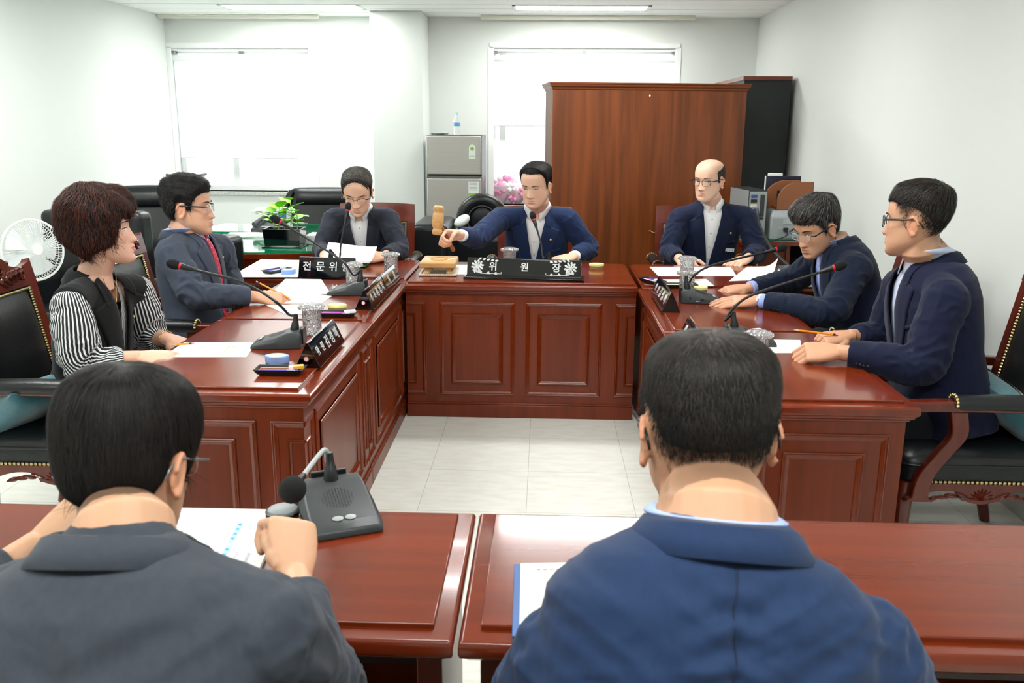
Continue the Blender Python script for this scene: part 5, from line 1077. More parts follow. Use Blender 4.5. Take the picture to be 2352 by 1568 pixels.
    ob = o.add('hair', m, mat('hair', '#15110f', hb.get('rough', .55), attr='Col', spec=.28), 180)
    ca = ob.data.color_attributes.new('Col', 'FLOAT_COLOR', 'POINT'); ca.data.foreach_set('color', [x for c in cols for x in (*c, 1)])
def flow_men(p, c):
    d = p-c; d = V((d.x, d.y, d.z))
    if p.z > .06: d = d+V((.02 if p.y > 0 else 0, .05, 0))
    d.z -= .05; return d.normalized()
def flow_side(p, c):
    d = p-c
    if p.z > .05: return V((-.8, .45, -.1+(-.4 if p.y > .06 else 0))).normalized()
    d.z -= .06; return d.normalized()
def flow_back(p, c):
    if p.z > .045: return V((p.x*4, -.9, .1)).normalized()
    d = p-c; d.z -= .06; d.y -= .04; return d.normalized()
def flow_down(p, c):
    d = p-c; return V((d.x, d.y, d.z-.05)).normalized()
def glasses(o, fc, rw=.0016, hw=.0245, hh=.0165, tc=None, half=False, dz=-.002):
    HM = o.HM; w = o.wide; t = bpy.data.objects.new('glasses', None); col.objects.link(t); t.parent = o.body
    gm = mat('spectacle_'+fc[1:], fc, .25, .4 if fc > '#6' else 0); tm = gm if not tc else mat('spectacle_'+tc[1:], tc, .3); yg = max(face_y(.02, 0, w), face_y(.0, .006, w))+.010
    def put(m, n_, mt): q = m.build(n_, mt, None, smooth=180); q.data.transform(o.T @ HM); q.parent = t; return q
    for k in (-1, 1):
        cx = k*.0325*w; pts = [(cx+hw*math.copysign(abs(math.cos(a))**.7, math.cos(a)), yg-.16*((cx+hw*math.cos(a))/.06)**2*.06, dz+hh*math.copysign(abs(math.sin(a))**.75, math.sin(a))-(.002 if math.sin(a) < 0 else 0)) for a in [2*math.pi*i/28 for i in range(28)]]
        m = MB()
        if half: m.tube(pts[:15], rw, 6)
        else: m.tube(pts, rw, 6, True)
        put(m, 'rim', gm)
        m = MB(); m.add([(x, y, z) for x, y, z in pts], [tuple(range(28))]); put(m, 'lens', PANE)
        ex = cx+k*hw; m = MB(); m.tube([(ex, yg-.008, dz+.006), (k*(.076*w+.002), yg-.018, dz+.008), (k*(.081*w+.001), .02, dz+.010), (k*(.083*w), -.012, dz+.012), (k*(.081*w), -.032, -.004), (k*.079*w, -.04, -.018)], [rw*1.1, rw*1.5, rw*1.4, rw*1.3, rw*1.2, rw], 6, flat=1.7); put(m, 'temple', tm)
    m = MB(); m.tube([(-.009, yg-.001, dz+.004), (0, yg+.0015, dz+.007), (.009, yg-.001, dz+.004)], rw, 6); put(m, 'bridge', gm)
    return t
def wrinkle(me, o, amp=1, seed=0, arms='RL', extra=None):
    J = o.J; ns = [v.normal.copy() for v in me.vertices]; sd = V((seed*3.1, seed*1.7, seed*.9))
    ax = []
    for k in arms:
        S_, E, W = J['S'+k], J['E'+k], J['W'+k]; ax.append((E, (W-S_).normalized(), .10, .0065, .030)); ax.append((S_.lerp(E, .25), (E-S_).normalized(), .09, .0045, .036)); ax.append((E.lerp(W, .62), (W-E).normalized(), .07, .003, .026))
    for v, n in zip(me.vertices, ns):
        p = v.co; d = .0045*noise.noise(p*6+sd)+.0022*noise.noise(p*15+sd)
        for c, a, rad, am, wl in ax:
            q = p-c; l = q.length
            if l < rad*2.2:
                sx = q.dot(a); qq = q-a*sx; w_ = noise.noise(V((sx/wl*.75+1.1*noise.noise(p*10+sd), qq.x*20, qq.y*20+qq.z*16))+sd); d += am*2.4*math.exp(-(l/rad)**2)*(.55-2*abs(w_) if w_ else 0)
        if extra: d += extra(p)
        v.co = p+n*d*amp
JT = [(.016, .052, .040, -.054), (-.012, .078, .060, -.076), (-.045, .135, .088, -.104), (-.09, .172, .108, -.118), (-.16, .188, .124, -.124), (-.25, .190, .130, -.120), (-.35, .184, .136, -.112), (-.45, .190, .146, -.118)]
def jtable(o, g=0):
    L = (o.N-o.P).length; return [(z, a+g, yf+g, yb-g) for z, a, yf, yb in JT if z > -L+.02]+[(-L, .200+g, .150+g, -.140-g), (-L-.085, .195+g, .135+g, -.130-g)]
def rings_of(o, tb, bulk=1):
    return [[o.N+o.u*z+o.r*a*bulk*math.copysign(abs(math.sin(q))**.85, math.sin(q))+o.f*((yf+yb)/2+(yf-yb)/2*bulk*math.copysign(abs(math.cos(q))**.85, math.cos(q))) for q in [2*math.pi*i/44 for i in range(44)]] for z, a, yf, yb in tb]
def collar_strip(o, prof, a0, a1, n, mt, name, th=.0035, c=None, tilt=0):
    """band round the neck: prof(t, ang) -> list of (radius, height); angle 0 is the front, 180 the back"""
    N, u, f, r = o.N, o.u, o.f, o.r; rows = []
    for i in range(n+1):
        a = R(a0+(a1-a0)*i/n); rows.append([N+f*(-.008)+(r*math.sin(a)*rx+f*math.cos(a)*ry)+(o.nd if h > 0 else u)*h for rx, ry, h in prof(a0+(a1-a0)*i/n)])
    m = MB(); m.sheet(rows); q = o.add(name, m, mt); sl = q.modifiers.new('t', 'SOLIDIFY'); sl.thickness = th; sl.offset = 0; return q
def shirt(o, c, bulk=1, openv=.0, name='shirt', buttons=True, tight=-.0125, collar=True):
    mt = mat('shirt_'+c[1:], c, .8, bump=.15, bs=60); mb = MB(); mb.loft(rings_of(o, jtable(o, tight)[1:-1], bulk)); me = evox(mb, .008, 4); me2 = me.copy()
    if openv:
        V0 = [(-.036, .05), (.036, .05), (.0, -openv)]; hole(me, poly_planes(V0, o.r, o.f, o.u, o.N)+[(o.N+o.f*.0, -o.f)])
    wr = o.rnd.randint(0, 99)
    for v in me.vertices: v.co += v.normal*(.003*noise.noise(v.co*12+V((wr, 0, 0))))
    bv = BVHTree.FromPolygons([v.co.copy() for v in me2.vertices], [tuple(p.vertices) for p in me2.polygons]); o.shirt_bvh = bv
    if buttons:
        for k in range(4):
            h = bv.ray_cast(o.N+o.u*(-.085-.085*k)+o.f*.5, -o.f)
            if h[0]: m = MB(); m.lathe([(0, 0), (.0055, 0), (.0055, .002), (0, .0022)], h[0]+o.f*.002, 12, o.f); o.add('button', m, mat('shirt_button', '#dcdad2', .3))
        m = MB(); rows = []
        for k in range(14):
            z = -.05-.024*k; row = []
            for x in (-.015, 0, .015):
                h = bv.ray_cast(o.N+o.u*z+o.r*x+o.f*.5, -o.f); row.append((h[0] if h[0] else o.N)+o.f*.0022)
            rows.append(row)
        m.sheet(rows); o.add('placket', m, mt)
    o.add(name, me, mt)
    # collar: a stand that folds over into two points, open at the front
    def prof(a):
        fr = max(0, 1-abs(a if a < 180 else 360-a)/75); k = o.s; d = .034+.026*fr**1.2
        rr = o.nk+.004; hi = .052-.056*fr
        return [(rr*1.02, rr*.98, -.03-.03*fr), (rr*.99, rr*.97, hi), (rr*1.04, rr*1.03, hi+.004), (rr*1.10, rr*1.12+.008*fr, hi-.012), (rr*1.20+.012*fr, rr*1.22+.024*fr, hi-d)]
    if collar: collar_strip(o, prof, 14, 346, 48, mt, 'shirt_collar', .003)
    return mt
def jacket(o, c, bulk=1, vdep=.36, vw=.072, arms='RL', wr=1, sleeve=1.0, lap=True, extra=None, cuff=None, vox=.006, seam=False, pin=None, vest=False, pocket=True, mt=None, lapw=1, sl_end=.035, name='suit_jacket'):
    mt = mt or fabric('suit_'+c[1:], c); N, u, f, r, J = o.N, o.u, o.f, o.r, o.J; mb = MB(); mb.loft(rings_of(o, jtable(o), bulk))
    for k, sg in (('R', 1), ('L', -1)):
        S_, E, W = J['S'+k], J['E'+k], J['W'+k]; fd = (W-E).normalized()
        mb.tube([N+r*sg*.05-u*.048, N.lerp(S_, .55)-u*.018, S_+u*.004], [.050, .060, .066*bulk], 16); mb.ell(S_-(S_-N).normalized()*(.030 if vest else .004)+u*(.010 if vest else -.006), (.052 if vest else .070*bulk,)*3)
        if not vest:
            e = W-fd*sl_end; pts = arc([S_-(E-S_)*.06, S_.lerp(E, .5), E, E.lerp(e, .5), e], 5); nn = len(pts)
            rad = [(.069*bulk*(1-t*1.6)+.060*bulk*t*1.6 if t < .5 else .061*bulk+(.046-.061*bulk)*((t-.5)/.5)**1.2)*sleeve for t in [i/(nn-1) for i in range(nn)]]
            mb.tube(pts, rad, 20); mb.ell(E, (.058*bulk*sleeve,)*3)
        
    me = evox(mb, vox, 4); wrinkle(me, o, wr, o.rnd.randint(0, 60), '' if vest else arms, extra); o.jb = BVHTree.FromPolygons([v.co.copy() for v in me.vertices], [tuple(p.vertices) for p in me.polygons])
    vtx = [(-vw, .06), (vw, .06), (vw*.9, -.02), (.004, -vdep), (-.004, -vdep), (-vw*.9, -.02)]; front = [(N+f*.005, -f), (N+f*.185, f)]
    if lap:
        for sg in (1, -1):
            w2 = .132*lapw
            for nm, Q, off in (('lapel', [(.060, -.052), (w2, -.098), (w2*.95, -.135), (.012, -vdep-.004), (-.004, -vdep+.004)], .0065), ('jacket_collar', [(.050, .022), (.088, .012), (.118*lapw, -.064), (.100, -.086), (.060, -.060)], .0095)):
                A, B, B2, Cc, D = [V(q) for q in Q]; rows = []; nv = 26 if nm == 'lapel' else 12
                for j in range(nv+1):
                    t = j/nv; i_ = A.lerp(D, t)
                    if nm == 'lapel': o_ = B.lerp(B2, t/.10) if t < .10 else B2.lerp(Cc, (t-.10)/.90)
                    else: o_ = B.lerp(Cc, t)
                    if nm == 'lapel': i_.x += -.004+.010*math.sin(math.pi*t)*0; o_.x += .012*math.sin(math.pi*min(1, max(0, (t-.1)/.9)))
                    row = []
                    for k in range(9):
                        q = i_.lerp(o_, k/8); h = o.jb.ray_cast(N+r*q.x*sg+u*q.y+f*.21, -f); row.append(h[0]+f*off*(.7+.3*math.sin(math.pi*min(1, k/5))) if h[0] is not None and (h[0]-N).dot(f) > -.02 else None)
                    rows.append(row)
                rows = [w_ for w_ in rows if all(p is not None for p in w_)]
                if len(rows) < 3: continue
                for _ in range(2): rows = [rows[0]]+[[(a_+b_*2+c_)/4 for a_, b_, c_ in zip(rows[j-1], rows[j], rows[j+1])] for j in range(1, len(rows)-1)]+[rows[-1]]
                m = MB(); m.sheet(rows); q = o.add(nm, m, mt); sl = q.modifiers.new('t', 'SOLIDIFY'); sl.thickness = .0045; sl.offset = 0
        def prof(a):
            b = abs(a-180)/110; k = o.s; r0 = o.nk+.013; return [(r0, r0, .010-.022*b*b), (r0+.006, r0+.006, .017-.022*b*b), (r0+.018, r0+.015, .002-.024*b*b), (r0+.040, r0+.032, -.034-.018*b*b)]
        collar_strip(o, prof, 72, 288, 40, mt, 'jacket_collar', .004)
    if vdep: hole(me, poly_planes(vtx[:3]+vtx[3:], r, f, u, N)+front)
    o.add('vest' if vest else name, me, mt)
    if cuff:
        cm = mat('shirt_'+cuff[1:], cuff, .8)
        for k in arms:
            E, W = J['E'+k], J['W'+k]; fd = (W-E).normalized(); m = MB(); m.tube([W-fd*.075, W-fd*.02, W-fd*(sl_end-.022), W-fd*(sl_end-.024)], [.036, .038, .0385, .033], 20, flat=.9); o.add('shirt_cuff', m, cm)
    if pocket and not vest:
        rows = []
        for j in range(2):
            row = []
            for i in range(9):
                q = N+r*(-.155+.085*i/8)+u*(-.215-.012*i/8-.014*j); h = o.jb.ray_cast(q+f*.21, -f); row.append(h[0]+f*.0022 if h[0] is not None else None)
            rows.append(row)
        if all(p is not None for w_ in rows for p in w_): m = MB(); m.sheet(rows); q = o.add('breast_pocket', m, mt); sl = q.modifiers.new('t', 'SOLIDIFY'); sl.thickness = .003
    if seam:
        m = MB(); pts = []
        for k in range(40):
            h = o.jb.ray_cast(N+u*(-.02-.012*k)+r*(.002*math.sin(k*.8))-f*.6, f)
            if h[0]: pts.append(h[0]-f*.0002)
        if len(pts) > 3: m.tube(pts, .0013, 6); o.add('back_seam', m, mat('seam_'+c[1:], tuple([x*.45 for x in lin(c)[:3]])+(1,), .8))
    if pin:
        h = o.jb.ray_cast(N+r*pin[0]+u*pin[1]+f*.5, -f)
        if h[0]: m = MB(); m.lathe([(0, 0), (.0085, 0), (.007, .004), (0, .0055)], h[0]+f*.006, 12, h[1]); m.ell(h[0]+f*.010, (.003, .003, .003)); o.add('lapel_pin', m, mat('pin_gold', '#d7c27a', .3, .8))
    if not vest:
        for k in arms:
            E, W = J['E'+k], J['W'+k]; fd = (W-E).normalized(); out = (-u).cross(fd)
            for j in range(4):
                best = o.jb.find_nearest(W-fd*(sl_end+.014+.013*j)+V((0, 0, -.03))+(-r if k == 'L' else r)*.05); m = MB(); m.lathe([(0, 0), (.0058, 0), (.0055, .0028), (0, .003)], best[0], 10, best[1]); o.add('sleeve_button', m, BLK)
    return mt
# ------------------------------------------------------------------ the nine people
H_ = lambda d, n, **k: (d, n, None, k)
FIST = [(62, 80, 55)]*4; REST = [(20, 30, 18), (22, 32, 18), (24, 32, 18), (26, 32, 18)]; FLAT = [(8, 12, 8)]*4; GRIP = [(50, 75, 45), (55, 80, 50), (58, 80, 50), (60, 80, 50)]; PENG = [(38, 45, 25), (42, 55, 30), (50, 65, 40), (52, 68, 40)]
SEAT = .57
def hh(d, n, curls, **k): return (d, n, curls, k)
# chairman with the gavel
S = dict(seed=1, C=at(1232, 426, 5.46), s=1.04, yaw=-24, pitch=13, N=at(1234, 478, 5.57), P=(-.05, 5.73, SEAT), f=(-.08, -1, 0), SR=at(1150, 503, 5.54), SL=at(1303, 503, 5.57), ER=at(1096, 546, 5.30), WR=at(1056, 540, 5.10), EL=at(1352, 572, 5.60), WL=at(1316, 590, 5.40),
    HR=hh((-.80, -.5, .05), (-.15, .72, .68), GRIP, thumb=(.65, .55, -.45), tcurl=(25, 40)), HL=hh((-.72, -.66, -.12), (0, -.42, .9), [(25, 45, 25)]*4), vox=.0032, jaw=1.12, wide=1.04, bulk=1.06, eye=.0024, gaze=.003, gazez=-.0006, smile=.002, skin='#e2b79d', neck=.064,
    hair=dict(c='#0d0c0c', c2='#2a2725', edge=[(.083, .082), (.066, .088), (.052, .084), (.040, .054), (.030, .018), (.022, -.012), (.012, -.010), (.006, .024), (-.026, .022), (-.034, -.012), (-.044, -.050), (-.07, -.078), (-.10, -.085)], t=(.016, .006, .009), front=.004, n=2200, len=.035, flow=flow_side, stub=.8))
ch = person('man in a bright blue suit and open white collar striking with a wooden gavel', S)
shirt(ch, '#eef0f2', 1.06); jacket(ch, '#18294c', 1.06, .40, .070, lapw=1.12, cuff='#f2f3f4', pin=(-.10, -.15))
# gavel in his right hand
wr = V(S['WR']); hd = V(S['HR'][0]).normalized(); hn = V(S['HR'][1]); hn = (hn-hd*hn.dot(hd)).normalized(); th = hn.cross(hd)
g0 = wr+hd*.085-hn*.034; hdl = at(1006, 506, 5.02); ax = (hdl-g0).normalized(); gb = g0-ax*.075; gt = thing('gavel', 'turned light wooden gavel raised in the fist of the man in the blue suit', 'gavel', hdl)
GW2 = mat('gavel_handle_wood', '#8e4f2a', .35, var=.2, vs=(30, 30, 4)); m = MB(); m.M = Matrix.Translation(-hdl); L = (hdl-gb).length
m.lathe([(.001, 0), (.011, .004), (.013, .02), (.0105, .05), (.0125, .09), (.010, .13), (.012, L*.7), (.0085, L*.86), (.0085, L)], gb, 16, ax); m.build('handle', GW2, gt, smooth=60)
ha = V((.10, .12, 1)); ha = (ha-ax*ha.dot(ax)).normalized(); ha = V((.06, .05, 1)).normalized(); m = MB(); m.lathe([(.001, -.082), (.020, -.082), (.0285, -.076), (.030, -.062), (.026, -.050), (.024, -.044), (.029, -.038), (.0315, -.02), (.032, 0), (.0315, .02), (.029, .038), (.024, .044), (.026, .050), (.030, .062), (.0285, .076), (.020, .082), (.001, .082)], (0, 0, 0), 28, ha); m.build('head', BW, gt, smooth=60)
# man reading papers, back left
S = dict(seed=2, C=at(821, 440, 5.50), s=1.10, yaw=4, pitch=27, N=at(826, 480, 5.64), P=(-1.15, 5.80, SEAT), f=(.05, -1, 0), SR=at(765, 503, 5.62), SL=at(892, 503, 5.62), ER=at(741, 574, 5.50), EL=at(917, 572, 5.50), WR=at(746, 588, 5.27), WL=at(882, 588, 5.29),
    HR=hh((.42, -.75, -.12), (-.6, -.3, .75), [(30, 40, 25)]*4), HL=hh((-.82, -.5, -.02), (.15, -.5, .85), [(26, 38, 25)]*4), vox=.0034, jaw=1.0, eye=.0014, bulk=1.0, skin='#deb399',
    hair=dict(c='#1d1a18', c2='#6a635d', edge=[(.088, .096), (.070, .102), (.052, .082), (.040, .048), (.030, .014), (.022, -.015), (.012, -.012), (.006, .024), (-.026, .022), (-.034, -.012), (-.044, -.050), (-.07, -.078), (-.10, -.085)], peak=-.022, t=(.012, .007, .008), n=1500, len=.032, flow=flow_side, stub=.55), glasses=('#2a2320', .0014, .0235, .0150, None, True))
p2 = person('man in a charcoal suit with glasses looking down at papers, back left', S); shirt(p2, '#eef0f3', 1.02, 0); jacket(p2, '#2a2e39', 1.02, .42, .070)
c = (on(752, 600, .80)+on(862, 605, .80))/2; c = V(((at(800, 590, 5.16)).x, 5.15, .775))
t = thing('paper_bundle', 'curled bundle of white papers held up by the man in the charcoal suit', 'papers', c)
for j, (dz, ty, lift) in enumerate(((0, 0, .0), (.012, .02, .02), (.03, .03, .035))):
    m = MB(); m.sheet([[(-.145+.29*i/10+.004*j, -.10+.2*k/6+ty*.3, dz*.2+(.035+lift)*(k/6)**1.3+.012*math.sin(i/10*3.1+j)*(k/6)) for i in range(11)] for k in range(7)]); q = m.build('sheets', PAP, t, smooth=80); sl = q.modifiers.new('t', 'SOLIDIFY'); sl.thickness = .0015
MB().box((-.06, -.09, -.026), (.12, .09, -.020)).build('green_folder_edge', mat('folder_green', '#1f8a4f', .5), t)
# bald man
S = dict(seed=3, C=at(1629, 414, 5.62), s=1.05, yaw=-38, pitch=4, N=at(1635, 462, 5.71), P=(1.04, 5.84, SEAT), f=(-.02, -1, 0), SR=at(1560, 503, 5.70), SL=at(1714, 500, 5.70), ER=at(1538, 578, 5.62), EL=at(1738, 578, 5.62), WR=at(1562, 596, 5.40), WL=at(1716, 594, 5.42),
    HR=hh((.40, -.8, -.22), (-.45, -.3, .8), PENG), HL=hh((-.68, -.72, -.10), (0, -.25, .95), REST), vox=.0034, jaw=1.04, eye=.0042, gaze=-.003, bulk=1.04, skin='#e2b9a0',
    hair=dict(c='#2b221d', c2='#55473e', edge=MEN, t=(.006, .004, .006), bald=(.03, .10, .082, .13, .085), n=900, len=.02, flow=flow_down, stub=.25), glasses=('#3a1f1a', .0015, .025, .0175), smile=-.002)
p3 = person('bald man in a navy suit and open white collar with glasses, back right', S); shirt(p3, '#f0f2f5', 1.04); jacket(p3, '#131c36', 1.04, .46, .094, pin=(-.125, -.165), lapw=1.05)
h = p3.jb.ray_cast(p3.N+p3.r*-.125+p3.u*-.275+p3.f*.5, -p3.f)[0]
if h:
    m = MB(); m.M = axes(h+p3.f*.006, -p3.r*-1, p3.u); m.box((-.034, -.012, -.002), (.034, .012, .002)); p3.add('name_badge', m, mat('badge_white', '#eceff2', .3), 30)
    m = MB(); m.M = axes(h+p3.f*.0085, p3.r, p3.u); m.box((-.034, -.012, 0), (.008, -.008, .001)); p3.add('badge_stripe', m, mat('badge_green', '#157a4a', .4), 30); m = MB(); m.M = axes(h+p3.f*.0085, p3.r, p3.u); m.box((.010, -.012, 0), (.034, -.005, .001)); p3.add('badge_stripe', m, mat('badge_blue', '#2f49d8', .4), 30)
    m = MB(); m.M = axes(h+p3.f*.0085, p3.r, p3.u)
    for k in range(3): m.box((-.008+.013*k, -.002, 0), (-.002+.013*k, .005, .001))
    m.lathe([(0, 0), (.005, 0), (.005, .001), (0, .001)], (-.024, .002, 0), 10); p3.add('badge_print', m, INK, 30)
t = thing('pen', 'blue pen in the fist of the bald man', 'pen', V(p3.tips['R'][0])); tp = V(p3.tips['R'][4]); m = MB(); q = (tp-V(p3.tips['R'][0])).normalized(); m.tube([V((-.03, -.05, -.055)), V((.0, .0, .012)), V((.02, .03, .055))], [.0015, .0045, .0045], 8); m.build('barrel', PENC['b'], t); MB().tube([V((.016, .024, .047)), V((.026, .04, .07))], .0055, 8).build('cap', mat('pen_teal', '#2a6fb0', .3), t)
# woman in striped blouse and black vest
S = dict(seed=4, C=at(230, 528, 3.14), s=1.08, yaw=110, pitch=-4, N=at(218, 628, 3.15), P=(-1.70, 3.16, SEAT), f=(1, .05, 0), SR=at(160, 700, 2.96), SL=at(312, 668, 3.34), ER=at(188, 838, 2.93), WR=at(322, 822, 3.00), EL=at(345, 775, 3.40), WL=at(383, 778, 3.33),
    HR=hh((.96, .22, -.08), (-.1, -.35, .93), REST), HL=hh((.80, -.05, -.28), (.28, -.15, .95), REST), vox=.003, jaw=.96, wide=.98, eye=.0026, smile=.005, lip=.7, lipc='#c24a6a', skin='#dcae97', neck=.050, bulk=.92, trousers='#101114',
    hair=dict(c='#160c09', c2='#5a2a1a', edge=[(.09, .030), (.075, .034), (.060, .020), (.045, -.010), (.036, -.042), (.02, -.052), (-.02, -.064), (-.05, -.090), (-.09, -.104), (-.11, -.108)], t=(.036, .027, .034), front=-.002, fade=.020, n=5200, len=.055, flow=flow_down, up=.007, w=.0013, curl=.0045, cf=1.15, jit=.10, nf=24, na=.5, cp=2.0, crown=(0, -.03, .12), stub=0, rough=.5))
la = person('woman with permed dark brown hair in a black vest over a striped blouse', S)
def stripes():
    m = mat('striped_blouse', '#0d0e10', .7); nt = m.node_tree; N = nt.nodes.new; L = nt.links.new; a = N('ShaderNodeAttribute'); a.attribute_name = 'st'; w_ = N('ShaderNodeMath'); w_.operation = 'SINE'; k = N('ShaderNodeMath'); k.operation = 'MULTIPLY'; k.inputs[1].default_value = 1.0
    L(a.outputs['Fac'], k.inputs[0]); L(k.outputs[0], w_.inputs[0]); r = N('ShaderNodeValToRGB'); r.color_ramp.elements[0].position = .62; r.color_ramp.elements[1].position = .70; r.color_ramp.elements[0].color = lin('#0e0f12'); r.color_ramp.elements[1].color = lin('#d9dcde')
    s_ = N('ShaderNodeMath'); s_.operation = 'MULTIPLY_ADD'; s_.inputs[1].default_value = .5; s_.inputs[2].default_value = .5; L(w_.outputs[0], s_.inputs[0]); L(s_.outputs[0], r.inputs[0]); L(r.outputs[0], nt.nodes['Principled BSDF'].inputs['Base Color']); return m
SB = stripes()
def stripe_attr(me, fn):
    at_ = me.attributes.new('st', 'FLOAT', 'POINT'); at_.data.foreach_set('value', [fn(v.co) for v in me.vertices])
for k in 'RL':
    S_, E, W = la.J['S'+k], la.J['E'+k], la.J['W'+k]; fd = (W-E).normalized(); e = W-fd*.055; pts = arc([S_-(E-S_)*.04, S_.lerp(E, .35), S_.lerp(E, .75), E, E.lerp(e, .5), e], 5); nn = len(pts)
    mb = MB(); mb.tube(pts, [[.060, .074, .074, .064, .050, .044][min(5, i//5)]*(1-(i % 5)/5)+[.060, .074, .074, .064, .050, .044][min(5, i//5+1)]*((i % 5)/5) for i in range(nn)], 22); mb.ell(E, (.060,)*3); mb.ell(S_+(E-S_).normalized()*.006, (.065,)*3); me = evox(mb, .0055, 5); wrinkle(me, la, 1.1, 3, k)
    A = arc([S_, E, W], 10)
    def fn(p, A=A):
        i = min(range(len(A)-1), key=lambda j: (p-A[j]).length_squared); t = (A[i+1]-A[i]).normalized(); up = V((-.1, -1, .0)) ; up = (up-t*up.dot(t)).normalized(); sd = t.cross(up); q = p-A[i]; return math.atan2(q.dot(sd), q.dot(up))*36
    stripe_attr(me, fn); la.add('blouse_sleeve', me, SB)
mb = MB(); mb.loft(rings_of(la, jtable(la, -.012)[1:-1], .94)); me = evox(mb, .008, 4); hole(me, poly_planes([(-.062, .06), (.062, .06), (.0, -.17)], la.r, la.f, la.u, la.N)+[(la.N+la.f*.0, -la.f)]); stripe_attr(me, lambda p: (p-la.N).dot(la.r)*700); la.add('blouse', me, SB)
jacket(la, '#0f1113', .95, .42, .090, vest=True, wr=.7, lapw=1.12, pin=(-.115, -.175))
m = MB(); cpts = [la.N+la.f*(.050+.028*math.sin(math.pi*t))+la.r*(-.058+.116*t)+la.u*(.012-.115*math.sin(math.pi*t)) for t in [i/24 for i in range(25)]]; h0 = cpts[12]; m.tube(cpts, .0011, 5); la.add('necklace', m, mat('gold_chain', '#e2c98f', .25, 1)); m = MB(); m.ell(h0+la.f*.006-la.u*.012, (.006, .003, .010)); la.add('pendant', m, MT['gold_chain'])
m = MB(); m.ell(la.HM @ V((.080, -.004, -.046)), (.005, .005, .008)); la.add('earring', m, mat('earring_silver', '#e5e3df', .15, 1))
def ring_on(o, name, c, ax, r, th, m): z = V(ax).normalized(); x = z.orthogonal().normalized(); y = z.cross(x); mb = MB(); mb.tube([V(c)+(x*math.cos(q)+y*math.sin(q))*r for q in [2*math.pi*i/20 for i in range(20)]], th, 6, True); return o.add(name, mb, m)
ring_on(la, 'bracelet', la.J['WL']-(la.J['WL']-la.J['EL']).normalized()*.0, la.J['WL']-la.J['EL'], .031, .0016, MT['gold_chain'])
def pencil(label, a, b):
    a, b = V(a), V(b); c = (a+b)/2; d = (b-a).normalized(); t = thing('pencil', label, 'pencil', c, 0, 'yellow pencils with pink erasers'); L = (b-a).length/2
    MB().tube([-d*L+d*.02, d*L-d*.018], .0038, 6).build('wood_body', PENC['o'], t); MB().tube([-d*L, -d*L+d*.02], [.0006, .0036], 6).build('point', mat('pencil_wood', '#dcbf95', .6), t); MB().tube([d*L-d*.018, d*L-d*.009], .0041, 8).build('ferrule', BLK, t); MB().tube([d*L-d*.009, d*L], .0037, 8).build('eraser_tip', mat('eraser_pink', '#e98aa0', .6), t)
pencil('yellow pencil lying under the fingers of the woman in the striped blouse', on(392, 792, .757), on(446, 788, .757))
# man with the red tie
S = dict(seed=5, C=at(432, 474, 4.12), s=1.10, yaw=96, pitch=1, N=at(426, 526, 4.15), P=(-1.66, 4.14, SEAT), f=(1, .0, 0), SR=at(392, 585, 3.94), SL=at(505, 572, 4.36), ER=at(448, 676, 3.86), WR=at(590, 682, 3.99), EL=(-1.62, 4.44, .82), WL=(-1.47, 4.32, .64),
    HR=hh((.93, .28, -.10), (-.1, -.45, .88), PENG), HL=hh((.8, -.3, 0), (0, 0, 1), REST), vox=.0032, jaw=1.10, wide=1.02, eye=.0034, bulk=1.08, skin='#d5a488', neck=.064,
    hair=dict(c='#0e0d0d', c2='#2f2c2a', edge=[(.083, .060), (.070, .058), (.055, .046), (.045, .030), (.034, .020), (.028, -.012), (.014, -.012), (.006, .022), (-.026, .020), (-.034, -.014), (-.044, -.052), (-.07, -.080), (-.10, -.088)], t=(.017, .010, .013), front=.007, n=1900, len=.034, flow=flow_back, up=.006, curl=.004, nf=45, na=.4, stub=.8), glasses=('#b9bcbf', .0013, .024, .016, '#141416'))
ti = person('man in a slate suit with glasses and red spotted tie, pencil in hand', S); ST = shirt(ti, '#a9bfee', 1.08, buttons=False); jacket(ti, '#3b4250', 1.08, .40, .070, pin=(-.10, -.15))
TIE = mat('tie_red', '#b3243f', .55, bump=.1, bs=300); nt = TIE.node_tree; vo = nt.nodes.new('ShaderNodeTexVoronoi'); vo.inputs['Scale'].default_value = 75; tc = nt.nodes.new('ShaderNodeTexCoord'); rp = nt.nodes.new('ShaderNodeValToRGB'); rp.color_ramp.elements[0].position = .17; rp.color_ramp.elements[0].color = lin('#f0d9dc'); rp.color_ramp.elements[1].position = .22; rp.color_ramp.elements[1].color = lin('#b3243f'); nt.links.new(tc.outputs['Object'], vo.inputs['Vector']); nt.links.new(vo.outputs['Distance'], rp.inputs[0]); nt.links.new(rp.outputs[0], nt.nodes['Principled BSDF'].inputs['Base Color'])
rows = []
for k in range(18):
    z = -.035-.024*k; row = []; hwid = .018+.022*min(1, k/14)
    for x in (-1, -.5, 0, .5, 1):
        q = ti.N+ti.u*z+ti.r*x*hwid; h = ti.shirt_bvh.ray_cast(q+ti.f*.5, -ti.f)[0]; row.append((h if h else q+ti.f*.12)+ti.f*(.020-.004*abs(x)))
    rows.append(row)
m = MB(); m.sheet(rows); q = ti.add('tie', m, TIE); sl = q.modifiers.new('t', 'SOLIDIFY'); sl.thickness = .004
kp = ti.N-ti.u*.030+ti.f*.088; m = MB(); m.loft([[kp+ti.u*z+ti.r*a*math.cos(w_)+ti.f*b*math.sin(w_) for w_ in [2*math.pi*i/12 for i in range(12)]] for z, a, b in ((-.022, .010, .010), (-.010, .015, .014), (.010, .021, .016), (.018, .018, .012))]); ti.add('tie_knot', m, TIE)
tp = ti.tips['R']; pencil('yellow pencil held in the writing hand of the man in the red tie', at(672, 688, 4.06), at(588, 646, 4.02))
